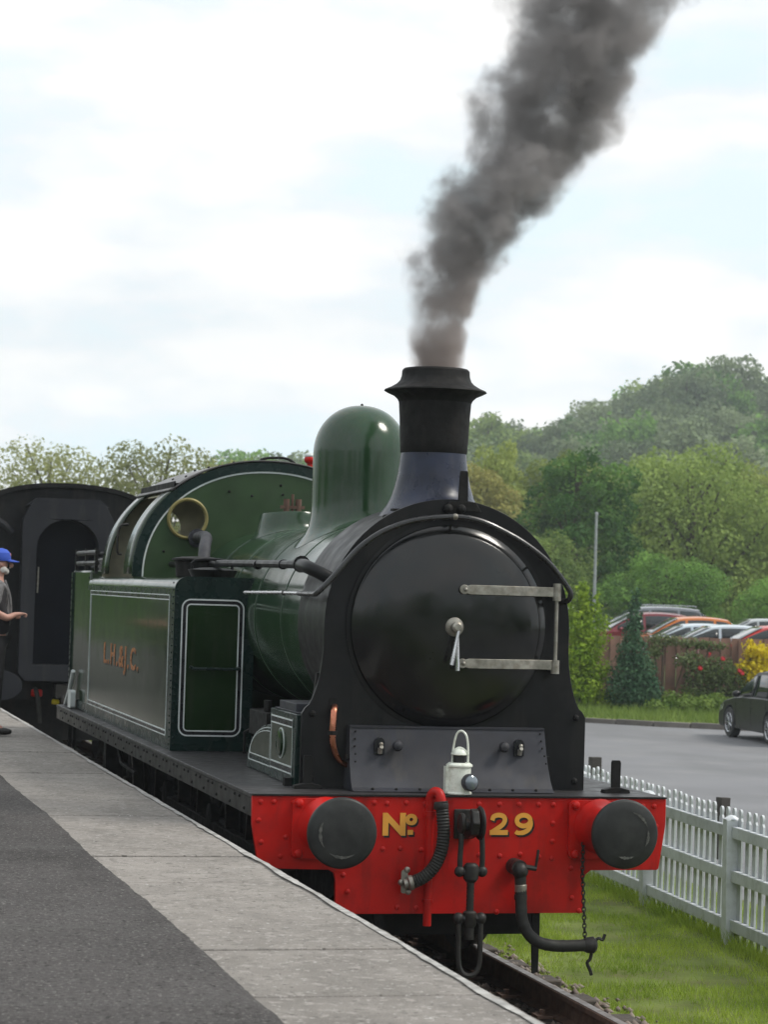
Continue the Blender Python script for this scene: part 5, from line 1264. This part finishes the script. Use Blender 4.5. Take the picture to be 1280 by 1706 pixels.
nv = vnoise(2.3, 6, c.outputs['Object'], rough=.62)
vm = N(t, 'ShaderNodeVectorMath', operation='SUBTRACT'); t.links.new(nv.outputs['Color'], vm.inputs[0]); vm.inputs[1].default_value = (.5,.5,.5)
se = N(t, 'ShaderNodeSeparateXYZ'); t.links.new(c.outputs['Object'], se.inputs[0])
tz = math_('DIVIDE', math_('SUBTRACT', se.outputs[2], Z0), Z1-Z0, clamp=True)
amp = math_('MULTIPLY_ADD', math_('POWER', tz, .6), 1.4, .06)                       # turbulence grows with height
vs = N(t, 'ShaderNodeVectorMath', operation='SCALE'); t.links.new(vm.outputs[0], vs.inputs[0]); t.links.new(amp, vs.inputs['Scale'])
va_ = N(t, 'ShaderNodeVectorMath', operation='ADD'); t.links.new(c.outputs['Object'], va_.inputs[0]); t.links.new(vs.outputs[0], va_.inputs[1])
s2 = N(t, 'ShaderNodeSeparateXYZ'); t.links.new(va_.outputs[0], s2.inputs[0])
def fcurve(col, sc__):
    fc = N(t, 'ShaderNodeFloatCurve'); cv = fc.mapping.curves[0]
    pts = [((a[0]-Z0)/(Z1-Z0), a[col]/sc__) for a in PL]
    cv.points[0].location = pts[0]; cv.points[1].location = pts[-1]
    for p in pts[1:-1]: cv.points.new(*p)
    fc.mapping.update(); t.links.new(tz, fc.inputs['Value']); return math_('MULTIPLY', fc.outputs[0], sc__)
cxn = fcurve(1, 2.0); Rn = fcurve(2, 1.0)
dx_ = math_('SUBTRACT', s2.outputs[0], cxn); dy_ = math_('SUBTRACT', s2.outputs[1], math_('MULTIPLY_ADD', math_('SUBTRACT', se.outputs[2], 3.9), .06, CY))
d_ = math_('DIVIDE', math_('SQRT', math_('ADD', math_('MULTIPLY', dx_, dx_), math_('MULTIPLY', dy_, dy_))), Rn)
fall = N(t, 'ShaderNodeMapRange'); fall.interpolation_type = 'SMOOTHSTEP'; fall.inputs[1].default_value = 1.0; fall.inputs[2].default_value = .62; fall.inputs[3].default_value = 0; fall.inputs[4].default_value = 1
t.links.new(d_, fall.inputs[0])
nd_ = vnoise(3.6, 7, c.outputs['Object'], rough=.66)
cl_ = N(t, 'ShaderNodeMapRange'); cl_.interpolation_type = 'SMOOTHSTEP'; cl_.inputs[1].default_value = .41; cl_.inputs[2].default_value = .62; cl_.inputs[3].default_value = .14; cl_.inputs[4].default_value = 1.3
t.links.new(nd_.outputs[0], cl_.inputs[0])
hz_ = N(t, 'ShaderNodeMapRange'); hz_.inputs[1].default_value = 0; hz_.inputs[2].default_value = .75; hz_.inputs[3].default_value = 16; hz_.inputs[4].default_value = 5.5
t.links.new(tz, hz_.inputs[0])
den = math_('MULTIPLY', math_('MULTIPLY', fall.outputs[0], cl_.outputs[0]), hz_.outputs[0])
t.links.new(den, pv.inputs['Density'])
rc = N(t, 'ShaderNodeValToRGB'); rc.color_ramp.elements[0].position = .03; rc.color_ramp.elements[0].color = (.57,.49,.46,1)
rc.color_ramp.elements[1].position = .22; rc.color_ramp.elements[1].color = (.545,.515,.51,1)
t.links.new(tz, rc.inputs[0]); t.links.new(rc.outputs[0], pv.inputs['Color'])
pv.inputs['Color'].default_value = (.42,.40,.41,1); pv.inputs['Anisotropy'].default_value = .2
t.links.new(pv.outputs[0], out.inputs['Volume'])
o = b.add(V, F).build('smoke', sm); tag(o, 'plume of dark grey smoke rising from the chimney', 'smoke', kind='stuff')

# ================================================================== woods added out of view to darken the locomotive's reflections
lw = []; rq = random.Random(77)
for k in range(46): lw.append((-70+k*3.2, -62+rq.uniform(-4,4), rq.uniform(2,7), rq.uniform(2.5,4), 3, rq.uniform(3,6)))
for k in range(30): lw.append((-34+rq.uniform(-3,3), -50+k*4.5, rq.uniform(2,5), 3, rq.uniform(2.5,4), rq.uniform(3,5)))
for k in range(17): lw.append((-48+k*3.0, 96+rq.uniform(-4,4), rq.uniform(2,7), rq.uniform(2.5,4), 3, rq.uniform(4,6)))
lw = [q for q in lw if not (q[1] > 60 and q[0] > .115*(q[1]+14)-8.5)]
V, F = leafcloud(lw, 32000, .55, 78, shell=.4); o = np_mesh('unseen_wood', V, F, 't_dark'); tag(o, 'unseen belt of dark trees added to darken reflections', 'wood', kind='stuff')
# haze
hm = bpy.data.materials.new('haze_air'); hm.use_nodes = True; ht = hm.node_tree; ht.nodes.clear()
ho = N(ht, 'ShaderNodeOutputMaterial'); hv = N(ht, 'ShaderNodeVolumePrincipled'); hv.inputs['Color'].default_value = (.88,.94,1,1); hv.inputs['Density'].default_value = .00045; hv.inputs['Anisotropy'].default_value = .0
ht.links.new(hv.outputs[0], ho.inputs['Volume'])
o = B().box(-640, 780, -440, 720, -4, 75).build('haze', hm); tag(o, 'thin pale haze over the valley', 'haze', kind='stuff')
